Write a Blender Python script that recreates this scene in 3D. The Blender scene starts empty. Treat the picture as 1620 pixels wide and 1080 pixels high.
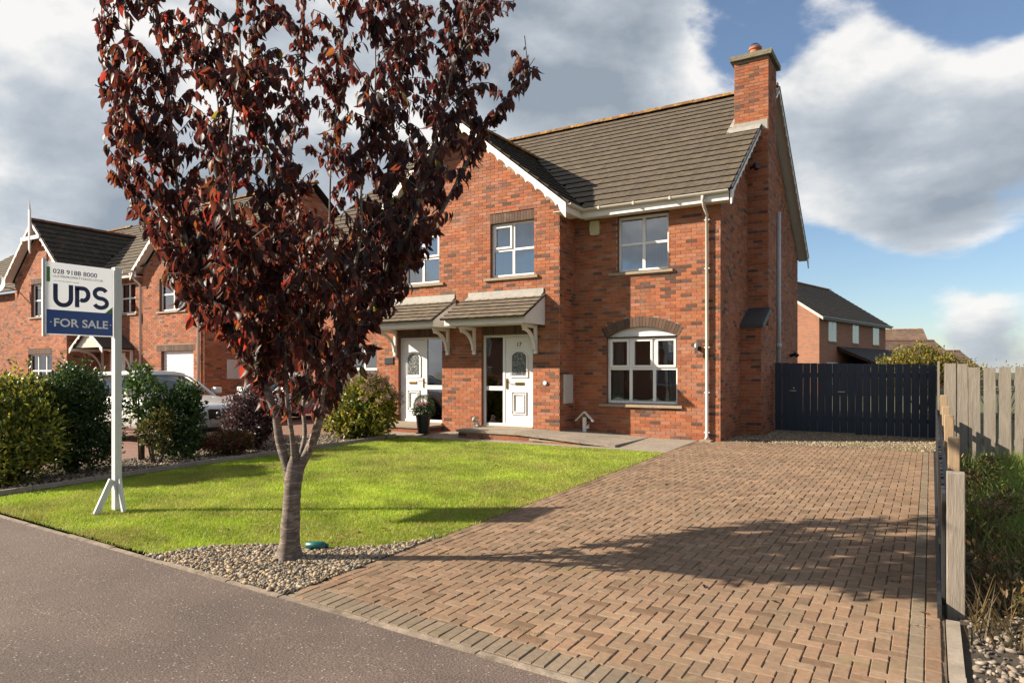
import bpy, math, random
import numpy as np
from mathutils import Vector, Matrix, noise as mnoise
R = math.radians
random.seed(7); rng = np.random.default_rng(7)
scene = bpy.context.scene
col = scene.collection

# ------------------------------------------------------------------ camera, sky, sun, exposure
CAMZ = 1.44
YAW = math.atan(663 / 1080.0)
cam_d = bpy.data.cameras.new('camera'); cam = bpy.data.objects.new('camera', cam_d); col.objects.link(cam)
cam.location = (0, 0, CAMZ); cam.rotation_euler = (R(90), 0, YAW)
cam_d.lens = 24; cam_d.sensor_width = 36; cam_d.shift_y = 47 / 1620.0
cam_d.clip_start = 0.05; cam_d.clip_end = 3000
scene.camera = cam

SUN_EL = R(28.0)
SUN_AZ = R(60.0)                       # from -Y towards -X
to_sun = Vector((-math.sin(SUN_AZ) * math.cos(SUN_EL), -math.cos(SUN_AZ) * math.cos(SUN_EL), math.sin(SUN_EL)))
sun_d = bpy.data.lights.new('sun', 'SUN'); sun = bpy.data.objects.new('sun', sun_d); col.objects.link(sun)
sun_d.energy = 5.0; sun_d.angle = R(0.53); sun_d.color = (1.0, 0.87, 0.70)
sun.rotation_euler = to_sun.to_track_quat('Z', 'Y').to_euler()

world = bpy.data.worlds.new('World'); scene.world = world; world.use_nodes = True
def build_world():
    nt = world.node_tree; nt.nodes.clear()
    N = nt.nodes.new; L = nt.links.new
    out = N('ShaderNodeOutputWorld'); bg = N('ShaderNodeBackground'); bg.inputs['Strength'].default_value = 0.058
    L(bg.outputs[0], out.inputs[0])
    sky = N('ShaderNodeTexSky'); sky.sky_type = 'NISHITA'; sky.sun_disc = False
    sky.sun_elevation = SUN_EL; sky.sun_rotation = math.atan2(to_sun.x, to_sun.y)
    sky.air_density = 1.0; sky.dust_density = 0.4; sky.ozone_density = 3.2
    tc = N('ShaderNodeTexCoord')
    sep = N('ShaderNodeSeparateXYZ'); L(tc.outputs['Generated'], sep.inputs[0])
    def math_(op, a, b=None, c=None):
        n = N('ShaderNodeMath'); n.operation = op
        for i, v in enumerate((a, b, c)):
            if v is None: continue
            if isinstance(v, (int, float)): n.inputs[i].default_value = v
            else: L(v, n.inputs[i])
        return n.outputs[0]
    st = N('ShaderNodeVectorMath'); st.operation = 'MULTIPLY'; L(tc.outputs['Generated'], st.inputs[0]); st.inputs[1].default_value = (1, 1, 1.75)
    off = N('ShaderNodeVectorMath'); off.operation = 'ADD'; L(st.outputs[0], off.inputs[0]); off.inputs[1].default_value = (7.3, 2.2, 1.9)
    lit = N('ShaderNodeVectorMath'); lit.operation = 'ADD'; L(off.outputs[0], lit.inputs[0]); lit.inputs[1].default_value = Vector((to_sun.x, to_sun.y, to_sun.z * 1.9 + .25)) * .075
    def noise(scale, detail, rough, vec, dist=0.0):
        n = N('ShaderNodeTexNoise'); n.inputs['Scale'].default_value = scale; n.inputs['Detail'].default_value = detail
        n.inputs['Roughness'].default_value = rough; n.inputs['Distortion'].default_value = dist; L(vec, n.inputs['Vector'])
        return n.outputs['Fac']
    big = noise(2.5, 12.0, 0.54, off.outputs[0], 0.15); big2 = noise(2.5, 8.0, 0.54, lit.outputs[0], 0.15)
    dens = math_('ADD', big, 0.02)
    # breaks and banks in the cloud cover, as directions of the sky
    def toward(px, py):
        u = (px - 810) / 1080.0; v = (587 - py) / 1080.0
        c, s = math.cos(YAW), math.sin(YAW)
        return Vector((-s + u * c, c + u * s, v)).normalized()
    for (px, py, width, amount) in ((1165, 105, .0040, -.25), (1480, -45, .013, -.27), (1330, 450, .008, -.25), (1600, 430, .006, -.19),
                                    (1560, 50, .004, -.08), (10, 290, .002, -.05), (1330, 120, .006, .15), (1540, 230, .010, .15), (1500, 330, .003, .10), (1000, 150, .03, .17), (620, 150, .04, .13), (1350, 290, .005, .13),
                                    (60, 150, .05, .07), (330, 200, .05, .06), (1560, 515, .004, .20), (1420, 330, .003, .12)):
        d = toward(px, py)
        dp = N('ShaderNodeVectorMath'); dp.operation = 'DOT_PRODUCT'; L(tc.outputs['Generated'], dp.inputs[0]); dp.inputs[1].default_value = d
        g = math_('EXPONENT', math_('DIVIDE', math_('SUBTRACT', dp.outputs['Value'], 1.0), width))
        dens = math_('MULTIPLY_ADD', g, amount, dens)
    mask = N('ShaderNodeMapRange'); mask.interpolation_type = 'SMOOTHSTEP'
    L(dens, mask.inputs[0]); mask.inputs[1].default_value = 0.465; mask.inputs[2].default_value = 0.55
    thick = N('ShaderNodeMapRange'); L(dens, thick.inputs[0]); thick.inputs[1].default_value = 0.50; thick.inputs[2].default_value = 0.80
    relief = math_('MULTIPLY', math_('SUBTRACT', big2, big), 4.6)
    sh = math_('ADD', math_('MULTIPLY', thick.outputs[0], 0.66), math_('ADD', relief, 0.10))
    ramp = N('ShaderNodeValToRGB'); L(sh, ramp.inputs[0])
    e = ramp.color_ramp.elements
    e[0].position = 0.0; e[0].color = (1.0, 0.985, 0.96, 1)
    e[1].position = 1.0; e[1].color = (0.33, 0.385, 0.45, 1)
    m = ramp.color_ramp.elements.new(0.45); m.color = (0.57, 0.62, 0.675, 1)
    sc = N('ShaderNodeVectorMath'); sc.operation = 'SCALE'; L(ramp.outputs[0], sc.inputs[0]); sc.inputs['Scale'].default_value = 6.6
    mix = N('ShaderNodeMix'); mix.data_type = 'RGBA'
    L(math_('MULTIPLY_ADD', mask.outputs[0], 0.93, 0.04), mix.inputs[0]); L(sky.outputs[0], mix.inputs[6]); L(sc.outputs[0], mix.inputs[7])
    L(mix.outputs[2], bg.inputs[0])
build_world()
scene.view_settings.view_transform = 'Standard'; scene.view_settings.look = 'None'
scene.view_settings.exposure = 1.34; scene.view_settings.gamma = 1.0
scene.view_settings.use_curve_mapping = False
scene.cycles.use_denoising = True
scene.cycles.max_bounces = 8; scene.cycles.transparent_max_bounces = 12
scene.cycles.sample_clamp_indirect = 6.0

# ------------------------------------------------------------------ measuring helpers (photo pixel -> place on a known surface)
SLOPE = 0.022
def gz(y): return SLOPE * (min(max(y, -8), 14.0) - 14.0)
_c, _s = math.cos(YAW), math.sin(YAW)
def ray(px, py):
    u = (px - 810) / 1080.0
    return (-_s + u * _c, _c + u * _s, (587 - py) / 1080.0)
def G(px, py):
    r = ray(px, py); t = (CAMZ + 14 * SLOPE) / (SLOPE * r[1] - r[2])
    return Vector((r[0] * t, r[1] * t, CAMZ + r[2] * t))
def at(px, py, d):
    r = ray(px, py); return Vector((r[0] * d, r[1] * d, CAMZ + r[2] * d))

# ------------------------------------------------------------------ materials
def new_mat(name):
    m = bpy.data.materials.new(name); m.use_nodes = True
    nt = m.node_tree; b = nt.nodes['Principled BSDF']
    return m, nt, b
def mat(name, color=(.5, .5, .5), rough=.7, attr=False, var=0.0, var_scale=8.0, spots=None, bump=0.0, bump_scale=40.0, spec=.5,
        metallic=0.0, stretch=(1, 1, 1), coat=0.0, transl=None, var2=0.0, var2_scale=.6):
    """Procedural surface: base colour (flat or the mesh's Col attribute) times noise, optional stain colour, bump."""
    m, nt, b = new_mat(name)
    N = nt.nodes.new; L = nt.links.new
    b.inputs['Roughness'].default_value = rough; b.inputs['Metallic'].default_value = metallic
    b.inputs['Specular IOR Level'].default_value = spec; b.inputs['Coat Weight'].default_value = coat
    tc = N('ShaderNodeTexCoord'); mp = N('ShaderNodeMapping'); mp.inputs['Scale'].default_value = stretch
    geo = N('ShaderNodeNewGeometry'); L(geo.outputs['Position'], mp.inputs[0])
    if attr:
        a = N('ShaderNodeAttribute'); a.attribute_name = 'Col'; sc_ = N('ShaderNodeVectorMath'); sc_.operation = 'SCALE'; sc_.inputs['Scale'].default_value = .80; L(a.outputs['Color'], sc_.inputs[0]); c = sc_.outputs[0]
    else:
        rgb = N('ShaderNodeRGB'); rgb.outputs[0].default_value = (*[v * .70 for v in color], 1); c = rgb.outputs[0]
    def nz(scale, detail=5):
        n = N('ShaderNodeTexNoise'); n.inputs['Scale'].default_value = scale; n.inputs['Detail'].default_value = detail
        n.inputs['Roughness'].default_value = .6; L(mp.outputs[0], n.inputs['Vector']); return n.outputs['Fac']
    def mul(c, fac, lo, hi):
        mr = N('ShaderNodeMapRange'); L(fac, mr.inputs[0]); mr.inputs[1].default_value = .3; mr.inputs[2].default_value = .7
        mr.inputs[3].default_value = lo; mr.inputs[4].default_value = hi
        v = N('ShaderNodeVectorMath'); v.operation = 'SCALE'; L(c, v.inputs[0]); L(mr.outputs[0], v.inputs['Scale']); return v.outputs[0]
    if var: c = mul(c, nz(var_scale), 1 - var, 1 + var)
    if var2: c = mul(c, nz(var2_scale, 3), 1 - var2, 1 + var2)
    for sp in (spots or []):
        scol, sscale, lo, hi, amt = sp
        mr = N('ShaderNodeMapRange'); L(nz(sscale, 4), mr.inputs[0]); mr.inputs[1].default_value = lo; mr.inputs[2].default_value = hi; mr.inputs[4].default_value = amt
        mx = N('ShaderNodeMix'); mx.data_type = 'RGBA'; L(mr.outputs[0], mx.inputs[0]); L(c, mx.inputs[6]); mx.inputs[7].default_value = (*scol, 1); c = mx.outputs[2]
    L(c, b.inputs['Base Color'])
    if bump:
        bp = N('ShaderNodeBump'); bp.inputs['Strength'].default_value = 1.0; bp.inputs['Distance'].default_value = bump
        L(nz(bump_scale, 6), bp.inputs['Height']); L(bp.outputs[0], b.inputs['Normal'])
    if transl:
        tr = N('ShaderNodeBsdfTranslucent'); ms = N('ShaderNodeMixShader'); ms.inputs[0].default_value = transl[1]
        if transl[0] is None: L(c, tr.inputs[0])
        elif transl[0] == 'attr':
            a2 = N('ShaderNodeAttribute'); a2.attribute_name = 'Tr'; L(a2.outputs['Color'], tr.inputs[0])
        else: tr.inputs[0].default_value = (*transl[0], 1)
        L(b.outputs[0], ms.inputs[1]); L(tr.outputs[0], ms.inputs[2]); L(ms.outputs[0], nt.nodes['Material Output'].inputs[0])
    return m
M = {}
M['brick'] = mat('brick_red', attr=True, rough=.85, var=.16, var_scale=26, var2=.12, var2_scale=.8, spots=[((.42, .34, .29), 2.3, .58, .78, .30), ((.10, .055, .04), 1.1, .60, .80, .35)], bump=.002, bump_scale=90, spec=.25)
M['mortar'] = mat('mortar', (.43, .33, .255), .95, var=.15, var_scale=20, bump=.002, bump_scale=120, spec=.1)
M['tile'] = mat('roof_tile_concrete', attr=True, rough=.9, var=.25, var_scale=9, spots=[((.20, .145, .095), 4.0, .56, .74, .35), ((.05, .045, .04), 1.4, .55, .75, .4)], bump=.003, bump_scale=70, spec=.2)
M['ridge'] = mat('ridge_tile_lichen', (.20, .11, .06), .9, var=.3, var_scale=7, spots=[((.38, .22, .05), 5, .48, .62, .75), ((.35, .33, .29), 9, .60, .70, .6)], bump=.004, bump_scale=60, spec=.2)
M['underlay'] = mat('roof_underlay', (.025, .024, .024), .95)
M['white'] = mat('white_upvc', (1.0, .985, .96), .35, var=.03, var_scale=3, spec=.45)
M['white_paint'] = mat('white_paint', (.95, .91, .85), .5, var=.05, var_scale=5, spots=[((.5, .46, .40), 3, .62, .8, .3)])
M['cream'] = mat('cream_plastic', (.72, .67, .58), .4, var=.04, var_scale=4)
M['sill'] = mat('sandstone_sill', (.40, .31, .21), .85, var=.15, var_scale=20, bump=.002, bump_scale=120, spots=[((.2, .17, .13), 6, .55, .75, .5)])
M['lead'] = mat('lead_flashing', (.27, .275, .28), .6, var=.15, var_scale=6, metallic=.2)
M['concrete'] = mat('concrete', (.34, .29, .235), .95, var=.16, var_scale=14, var2=.14, var2_scale=1.6, bump=.003, bump_scale=80, spots=[((.16, .14, .11), 5, .56, .72, .5)], spec=.2)
M['edging'] = mat('old_edging_concrete', (.33, .27, .215), .95, var=.25, var_scale=16, var2=.2, var2_scale=1.6, bump=.004, bump_scale=60, spots=[((.10, .08, .06), 7, .50, .66, .7)], spec=.2)
M['cap'] = mat('chimney_cap_concrete', (.22, .20, .15), .95, var=.25, var_scale=9, bump=.004, bump_scale=40, spots=[((.25, .24, .08), 6, .5, .65, .6)])
M['terracotta'] = mat('terracotta', (.45, .14, .06), .8, var=.12, var_scale=10)
M['dark'] = mat('dark_plastic', (.012, .012, .014), .4)
M['black_metal'] = mat('black_metal', (.02, .02, .02), .45, metallic=.5)
M['brass'] = mat('brass', (.75, .50, .18), .25, metallic=1.0)
M['steel'] = mat('steel', (.6, .6, .6), .3, metallic=1.0)
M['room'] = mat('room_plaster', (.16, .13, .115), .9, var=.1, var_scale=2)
M['curtain'] = mat('curtain_cloth', (1.15, 1.2, 1.25), .9, var=.06, var_scale=5, stretch=(8, 8, .4), transl=((.7, .7, .7), .3))
M['blind'] = mat('blind_slat', (.62, .62, .60), .5)
M['navy'] = mat('navy_fence_stain', (.012, .026, .052), .5, var=.3, var_scale=5, stretch=(6, 6, .5), bump=.0025, bump_scale=30, spots=[((.03, .034, .04), 3, .55, .75, .5)])
M['timber'] = mat('weathered_timber', (.29, .25, .205), .85, var=.22, var_scale=7, stretch=(5, 5, .5), bump=.004, bump_scale=22, spots=[((.17, .135, .10), 4, .52, .72, .7)])
M['timber_new'] = mat('newer_timber', (.40, .28, .17), .8, var=.16, var_scale=7, stretch=(6, 6, .6), bump=.002, bump_scale=25, spots=[((.22, .12, .06), 9, .66, .72, .8)])
M['asphalt'] = None
M['soil'] = mat('dark_soil', (.055, .042, .03), 1.0, var=.4, var_scale=12, bump=.02, bump_scale=18)
M['lawn_soil'] = mat('lawn_ground', (.26, .27, .04), 1.0, var=.25, var_scale=10, var2=.2, var2_scale=1.0, bump=.012, bump_scale=60, spots=[((.10, .075, .035), 3.5, .62, .75, .6)])
M['joint'] = mat('paver_joint_sand', (.12, .09, .06), 1.0, var=.3, var_scale=20, bump=.003, bump_scale=150)
M['paver'] = mat('block_paver', attr=True, rough=.92, var=.16, var_scale=30, var2=.13, var2_scale=.9, bump=.0018, bump_scale=160, spec=.2, spots=[((.30, .25, .19), 11, .60, .74, .35), ((.10, .085, .05), 1.7, .56, .74, .45), ((.14, .13, .045), 3.1, .62, .74, .4)])
M['pebble'] = mat('pebble', attr=True, rough=.8, var=.2, var_scale=60, spec=.3)
M['grass'] = mat('grass_blade', attr=True, rough=.55, var2=.25, var2_scale=1.1, spec=.3, transl=(None, .35))
M['leaf'] = mat('shrub_leaf', attr=True, rough=.42, spec=.4, transl=(None, .40))
M['plum_leaf'] = mat('plum_leaf', attr=True, rough=.50, spec=.30, var=.25, var_scale=14, transl=('attr', .38))
M['bark_brown'] = mat('shrub_stem', (.12, .085, .055), .9, var=.3, var_scale=20, bump=.004, bump_scale=50)
M['rail'] = mat('far_foliage', attr=True, rough=.7, transl=(None, .25))
def bark_mat():
    m, nt, b = new_mat('cherry_bark'); N = nt.nodes.new; L = nt.links.new
    geo = N('ShaderNodeNewGeometry'); mp = N('ShaderNodeMapping'); mp.inputs['Scale'].default_value = (5.5, 5.5, 30); L(geo.outputs['Position'], mp.inputs[0])
    n = N('ShaderNodeTexNoise'); n.inputs['Scale'].default_value = 1.0; n.inputs['Detail'].default_value = 8; n.inputs['Roughness'].default_value = .68; n.inputs['Distortion'].default_value = 1.1; L(mp.outputs[0], n.inputs['Vector'])
    r = N('ShaderNodeValToRGB'); L(n.outputs['Fac'], r.inputs[0]); e = r.color_ramp.elements
    e[0].position = .30; e[0].color = (.055, .036, .027, 1); e[1].position = .68; e[1].color = (.34, .285, .23, 1)
    k = r.color_ramp.elements.new(.5); k.color = (.13, .098, .076, 1)
    n2 = N('ShaderNodeTexNoise'); n2.inputs['Scale'].default_value = 16; n2.inputs['Detail'].default_value = 5; L(geo.outputs['Position'], n2.inputs['Vector'])
    mx = N('ShaderNodeMix'); mx.data_type = 'RGBA'; mx.blend_type = 'MULTIPLY'; mx.inputs[0].default_value = .6; L(r.outputs[0], mx.inputs[6])
    r2 = N('ShaderNodeValToRGB'); L(n2.outputs['Fac'], r2.inputs[0]); r2.color_ramp.elements[0].position = .3; r2.color_ramp.elements[0].color = (.35, .33, .3, 1); r2.color_ramp.elements[1].position = .65
    L(r2.outputs[0], mx.inputs[7]); L(mx.outputs[2], b.inputs['Base Color']); b.inputs['Roughness'].default_value = .75
    bp = N('ShaderNodeBump'); bp.inputs['Distance'].default_value = .006; bp.inputs['Strength'].default_value = 1; L(n.outputs['Fac'], bp.inputs['Height']); L(bp.outputs[0], b.inputs['Normal'])
    return m
M['bark'] = bark_mat()
def asphalt_mat():
    m, nt, b = new_mat('asphalt'); N = nt.nodes.new; L = nt.links.new
    geo = N('ShaderNodeNewGeometry')
    def nz(s, d=4, v=None):
        n = N('ShaderNodeTexNoise'); n.inputs['Scale'].default_value = s; n.inputs['Detail'].default_value = d; L(v or geo.outputs['Position'], n.inputs['Vector']); return n.outputs['Fac']
    big = N('ShaderNodeValToRGB'); L(nz(.9, 8), big.inputs[0]); e = big.color_ramp.elements
    e[0].position = .36; e[0].color = (.098, .075, .065, 1); e[1].position = .66; e[1].color = (.150, .113, .096, 1)
    grain = N('ShaderNodeValToRGB'); L(nz(95, 3), grain.inputs[0]); g = grain.color_ramp.elements
    g[0].position = .34; g[0].color = (.52, .52, .52, 1); g[1].position = .64; g[1].color = (1.15, 1.15, 1.15, 1)
    mx = N('ShaderNodeMix'); mx.data_type = 'RGBA'; mx.blend_type = 'MULTIPLY'; mx.inputs[0].default_value = 1; L(big.outputs[0], mx.inputs[6]); L(grain.outputs[0], mx.inputs[7])
    vo = N('ShaderNodeTexVoronoi'); vo.inputs['Scale'].default_value = 46; L(geo.outputs['Position'], vo.inputs['Vector'])
    vs = N('ShaderNodeSeparateColor'); L(vo.outputs['Color'], vs.inputs[0])
    a = N('ShaderNodeMath'); a.operation = 'GREATER_THAN'; a.inputs[1].default_value = .87; L(vs.outputs[0], a.inputs[0])
    d = N('ShaderNodeMath'); d.operation = 'LESS_THAN'; d.inputs[1].default_value = .28; L(vo.outputs['Distance'], d.inputs[0])
    ad = N('ShaderNodeMath'); ad.operation = 'MULTIPLY'; L(a.outputs[0], ad.inputs[0]); L(d.outputs[0], ad.inputs[1])
    ad2 = N('ShaderNodeMath'); ad2.operation = 'MULTIPLY'; ad2.inputs[1].default_value = .8; L(ad.outputs[0], ad2.inputs[0])
    m2 = N('ShaderNodeMix'); m2.data_type = 'RGBA'; L(ad2.outputs[0], m2.inputs[0]); L(mx.outputs[2], m2.inputs[6]); m2.inputs[7].default_value = (.29, .26, .22, 1)
    L(m2.outputs[2], b.inputs['Base Color']); b.inputs['Roughness'].default_value = .9; b.inputs['Specular IOR Level'].default_value = .3
    bp = N('ShaderNodeBump'); bp.inputs['Distance'].default_value = .006; L(nz(70, 6), bp.inputs['Height']); L(bp.outputs[0], b.inputs['Normal'])
    return m
M['asphalt'] = asphalt_mat()
def glass_mat(name, tint=(.86, .90, .92), refl=1.9):
    m, nt, b = new_mat(name); N = nt.nodes.new; L = nt.links.new
    t = N('ShaderNodeBsdfTransparent'); t.inputs[0].default_value = (*tint, 1)
    g = N('ShaderNodeBsdfGlossy'); g.inputs['Roughness'].default_value = .015; g.inputs[0].default_value = (.95, .97, 1, 1)
    f = N('ShaderNodeFresnel'); f.inputs[0].default_value = refl
    geo = N('ShaderNodeNewGeometry')
    nz = N('ShaderNodeTexNoise'); nz.inputs['Scale'].default_value = 1.3; L(geo.outputs['Position'], nz.inputs['Vector'])
    bp = N('ShaderNodeBump'); bp.inputs['Distance'].default_value = .004; L(nz.outputs['Fac'], bp.inputs['Height']); L(bp.outputs[0], g.inputs['Normal'])
    mx = N('ShaderNodeMixShader'); L(f.outputs[0], mx.inputs[0]); L(t.outputs[0], mx.inputs[1]); L(g.outputs[0], mx.inputs[2])
    L(mx.outputs[0], nt.nodes['Material Output'].inputs[0]); return m
M['glass'] = glass_mat('window_glass', refl=2.9)
M['car_glass'] = glass_mat('car_glass', (.10, .11, .12), 1.6)
M['car_paint'] = mat('white_car_paint', (.78, .78, .77), .25, coat=.8)
M['rubber'] = mat('rubber', (.012, .012, .012), .8)
M['obscure'] = mat('obscure_glass', (.10, .11, .105), .25, var=.6, var_scale=50, spots=[((.55, .56, .54), 45, .55, .62, .8)], bump=.004, bump_scale=60)
M['sign_white'] = mat('sign_board_white', (1.15, 1.17, 1.2), .45, transl=((.85, .87, .9), .40))
M['sign_blue'] = mat('sign_blue', (.035, .10, .38), .4)
M['sign_green'] = mat('sign_green', (.10, .28, .06), .5)
M['teal'] = mat('teal_plastic', (.0, .11, .105), .35)
M['flower'] = mat('flower_head', attr=True, rough=.8, transl=(None, .2))

# ------------------------------------------------------------------ mesh building
class MB:
    def __init__(self): self.v = []; self.f = []; self.c = []
    def quad(self, a, b, c, d, colr=None): self.poly((a, b, c, d), colr)
    def poly(self, pts, colr=None):
        n = len(self.v); self.v.extend(tuple(p) for p in pts); self.f.append(tuple(range(n, n + len(pts)))); self.c.append(colr)
    def box(self, lo, hi, colr=None, skip=''):
        x0, y0, z0 = lo; x1, y1, z1 = hi
        n = len(self.v)
        self.v += [(x0, y0, z0), (x1, y0, z0), (x1, y1, z0), (x0, y1, z0), (x0, y0, z1), (x1, y0, z1), (x1, y1, z1), (x0, y1, z1)]
        for k, q in (('b', (0, 3, 2, 1)), ('t', (4, 5, 6, 7)), ('f', (0, 1, 5, 4)), ('r', (1, 2, 6, 5)), ('k', (2, 3, 7, 6)), ('l', (3, 0, 4, 7))):
            if k not in skip: self.f.append(tuple(n + i for i in q)); self.c.append(colr)
    def obox(self, o, ax, ay, az, colr=None):
        """box from corner o with edge vectors ax, ay, az"""
        o, ax, ay, az = map(Vector, (o, ax, ay, az)); n = len(self.v)
        P = [o, o + ax, o + ax + ay, o + ay]; P += [p + az for p in P]
        self.v += [tuple(p) for p in P]
        flip = ax.cross(ay).dot(az) < 0
        for q in ((0, 3, 2, 1), (4, 5, 6, 7), (0, 1, 5, 4), (1, 2, 6, 5), (2, 3, 7, 6), (3, 0, 4, 7)):
            q = tuple(n + i for i in q); self.f.append(q[::-1] if flip else q); self.c.append(colr)
    def prism(self, pts, vec, colr=None):
        vec = Vector(vec); a = [Vector(p) for p in pts]; b = [p + vec for p in a]
        self.poly(a[::-1], colr); self.poly(b, colr); n = len(a)
        for i in range(n): j = (i + 1) % n; self.quad(a[i], a[j], b[j], b[i], colr)
    def tube(self, pts, radii, seg=10, cap=True, colr=None):
        pts = [Vector(p) for p in pts]
        if isinstance(radii, (int, float)): radii = [radii] * len(pts)
        rings = []; up = None
        for i, p in enumerate(pts):
            t = (pts[min(i + 1, len(pts) - 1)] - pts[max(i - 1, 0)]).normalized()
            if up is None: up = t.orthogonal().normalized()
            up = (up - t * up.dot(t))
            up = up.normalized() if up.length > 1e-6 else t.orthogonal().normalized()
            w = t.cross(up); n = len(self.v); r = radii[i]
            for k in range(seg):
                a = 2 * math.pi * k / seg; self.v.append(tuple(p + (up * math.cos(a) + w * math.sin(a)) * r))
            rings.append(n)
        for i in range(len(rings) - 1):
            for k in range(seg):
                j = (k + 1) % seg; self.f.append((rings[i] + k, rings[i] + j, rings[i + 1] + j, rings[i + 1] + k)); self.c.append(colr)
        if cap:
            self.f.append(tuple(rings[0] + k for k in range(seg))[::-1]); self.c.append(colr)
            self.f.append(tuple(rings[-1] + k for k in range(seg))); self.c.append(colr)
    def mesh(self, name, m=None, smooth=False):
        me = bpy.data.meshes.new(name); me.from_pydata(self.v, [], self.f)
        if any(c is not None for c in self.c):
            a = me.attributes.new('Col', 'FLOAT_COLOR', 'FACE')
            a.data.foreach_set('color', np.array([(*(c or (.3, .3, .3)), 1.0) for c in self.c], dtype=np.float32).ravel())
        if m: me.materials.append(M[m] if isinstance(m, str) else m)
        if smooth: me.polygons.foreach_set('use_smooth', [True] * len(me.polygons))
        me.update(); return me
    def build(self, name, m, parent=None, smooth=False, local=False, bevel=0, kind=None, subsurf=0):
        o = bpy.data.objects.new(name, self.mesh(name, m, smooth)); col.objects.link(o)
        put(o, parent, local)
        if bevel:
            b = o.modifiers.new('bevel', 'BEVEL'); b.width = bevel; b.segments = 2; b.limit_method = 'ANGLE'
        if subsurf:
            s = o.modifiers.new('subsurf', 'SUBSURF'); s.levels = subsurf; s.render_levels = subsurf
        if kind: o['kind'] = kind
        return o
ORG = {}
def origin(o):
    """world origin of an unrotated chain of parents"""
    p = Vector((0, 0, 0))
    while o is not None: p += o.location; o = o.parent
    return p
def put(o, parent, local=False):
    if parent is not None:
        o.parent = parent
        if not local: o.location = -origin(parent)
def empty(name, loc, label=None, cat=None, group=None, rz=0.0, kind=None):
    o = bpy.data.objects.new(name, None); col.objects.link(o); o.location = loc; o.rotation_euler = (0, 0, rz); o.empty_display_size = .1
    tag(o, label, cat, group, kind); return o
def tag(o, label=None, cat=None, group=None, kind=None):
    if label: o['label'] = label
    if cat: o['category'] = cat
    if group: o['group'] = group
    if kind: o['kind'] = kind
    return o
def raw_mesh(name, verts, faces_flat, nper, m, cols=None, trs=None, smooth=False):
    """fast mesh from numpy: verts (n,3), faces (k,nper)"""
    me = bpy.data.meshes.new(name); k = len(faces_flat)
    me.vertices.add(len(verts)); me.vertices.foreach_set('co', np.asarray(verts, np.float32).ravel())
    me.loops.add(k * nper); me.loops.foreach_set('vertex_index', np.asarray(faces_flat, np.int32).ravel())
    me.polygons.add(k); me.polygons.foreach_set('loop_start', np.arange(0, k * nper, nper, dtype=np.int32))
    for nm, arr in (('Col', cols), ('Tr', trs)):
        if arr is not None:
            a = me.attributes.new(nm, 'FLOAT_COLOR', 'FACE'); a.data.foreach_set('color', np.c_[arr, np.ones(len(arr))].astype(np.float32).ravel())
    me.materials.append(M[m]); me.update(calc_edges=True)
    if smooth: me.polygons.foreach_set('use_smooth', np.ones(k, bool))
    return me

def lettering(name, text, size, parent, loc, rot, m, align='LEFT', extrude=.001, width=None, bold=0.0, space=1.0):
    cu = bpy.data.curves.new(name, 'FONT'); cu.body = text; cu.size = size; cu.align_x = align; cu.extrude = extrude; cu.offset = bold; cu.space_character = space; cu.resolution_u = 4
    t = bpy.data.objects.new(name, cu); me = bpy.data.meshes.new_from_object(t); bpy.data.objects.remove(t); bpy.data.curves.remove(cu)
    me.materials.clear(); me.materials.append(M[m]); me.name = name
    if width:
        xs = [v.co.x for v in me.vertices]; k = width / (max(xs) - min(xs)); x0 = min(xs)
        for v in me.vertices: v.co.x = (v.co.x - x0) * k
    o = bpy.data.objects.new(name, me); col.objects.link(o); o.parent = parent; o.location = loc; o.rotation_euler = rot; return o

# ------------------------------------------------------------------ THE GROUND
def sheet(name, poly, dz, m, label=None, kind='structure', cuts=(-8, 3.6, 14)):
    """ground sheet over a convex polygon (x,y), following the slope, split along the breaks of slope"""
    mb = MB(); ys = [p[1] for p in poly]; lo, hi = min(ys), max(ys)
    bands = [lo] + [c for c in cuts if lo + 1e-4 < c < hi - 1e-4] + [hi]
    def clip(pts, y, keep_above):
        out = []
        for i in range(len(pts)):
            a, b = pts[i], pts[(i + 1) % len(pts)]
            ia, ib = ((a[1] >= y) == keep_above) or abs(a[1] - y) < 1e-9, ((b[1] >= y) == keep_above) or abs(b[1] - y) < 1e-9
            if ia: out.append(a)
            if ia != ib: t = (y - a[1]) / (b[1] - a[1]); out.append((a[0] + (b[0] - a[0]) * t, y))
        return out
    for y0, y1 in zip(bands[:-1], bands[1:]):
        p = clip(clip(poly, y0, True), y1, False)
        if len(p) >= 3: mb.poly([(x, y, gz(y) + dz) for x, y in p])
    o = mb.build(name, m); o['kind'] = kind
    if label: o['label'] = label
    return o
def kerb_y(x): return 3.36 - .04 * x

M['far_ground'] = mat('far_ground', (.07, .085, .03), 1.0, var=.3, var_scale=1.2, var2=.3, var2_scale=.05)
sheet('ground', [(-600, -300), (600, -300), (600, 900), (-600, 900)], -.075, 'far_ground', 'green open ground reaching to the horizon')
sheet('footpath', [(-70, -4.5), (30, -4.5), (30, kerb_y(30) - .105), (-70, kerb_y(-70) - .105)], -.004, 'asphalt', 'worn purple grey asphalt footpath in the foreground')
sheet('front_path', [(-12.6, 11.85), (-4.12, 12.05), (-4.12, 14.2), (-12.6, 14.2)], .004, 'concrete', 'pale concrete path along the house front')
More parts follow.
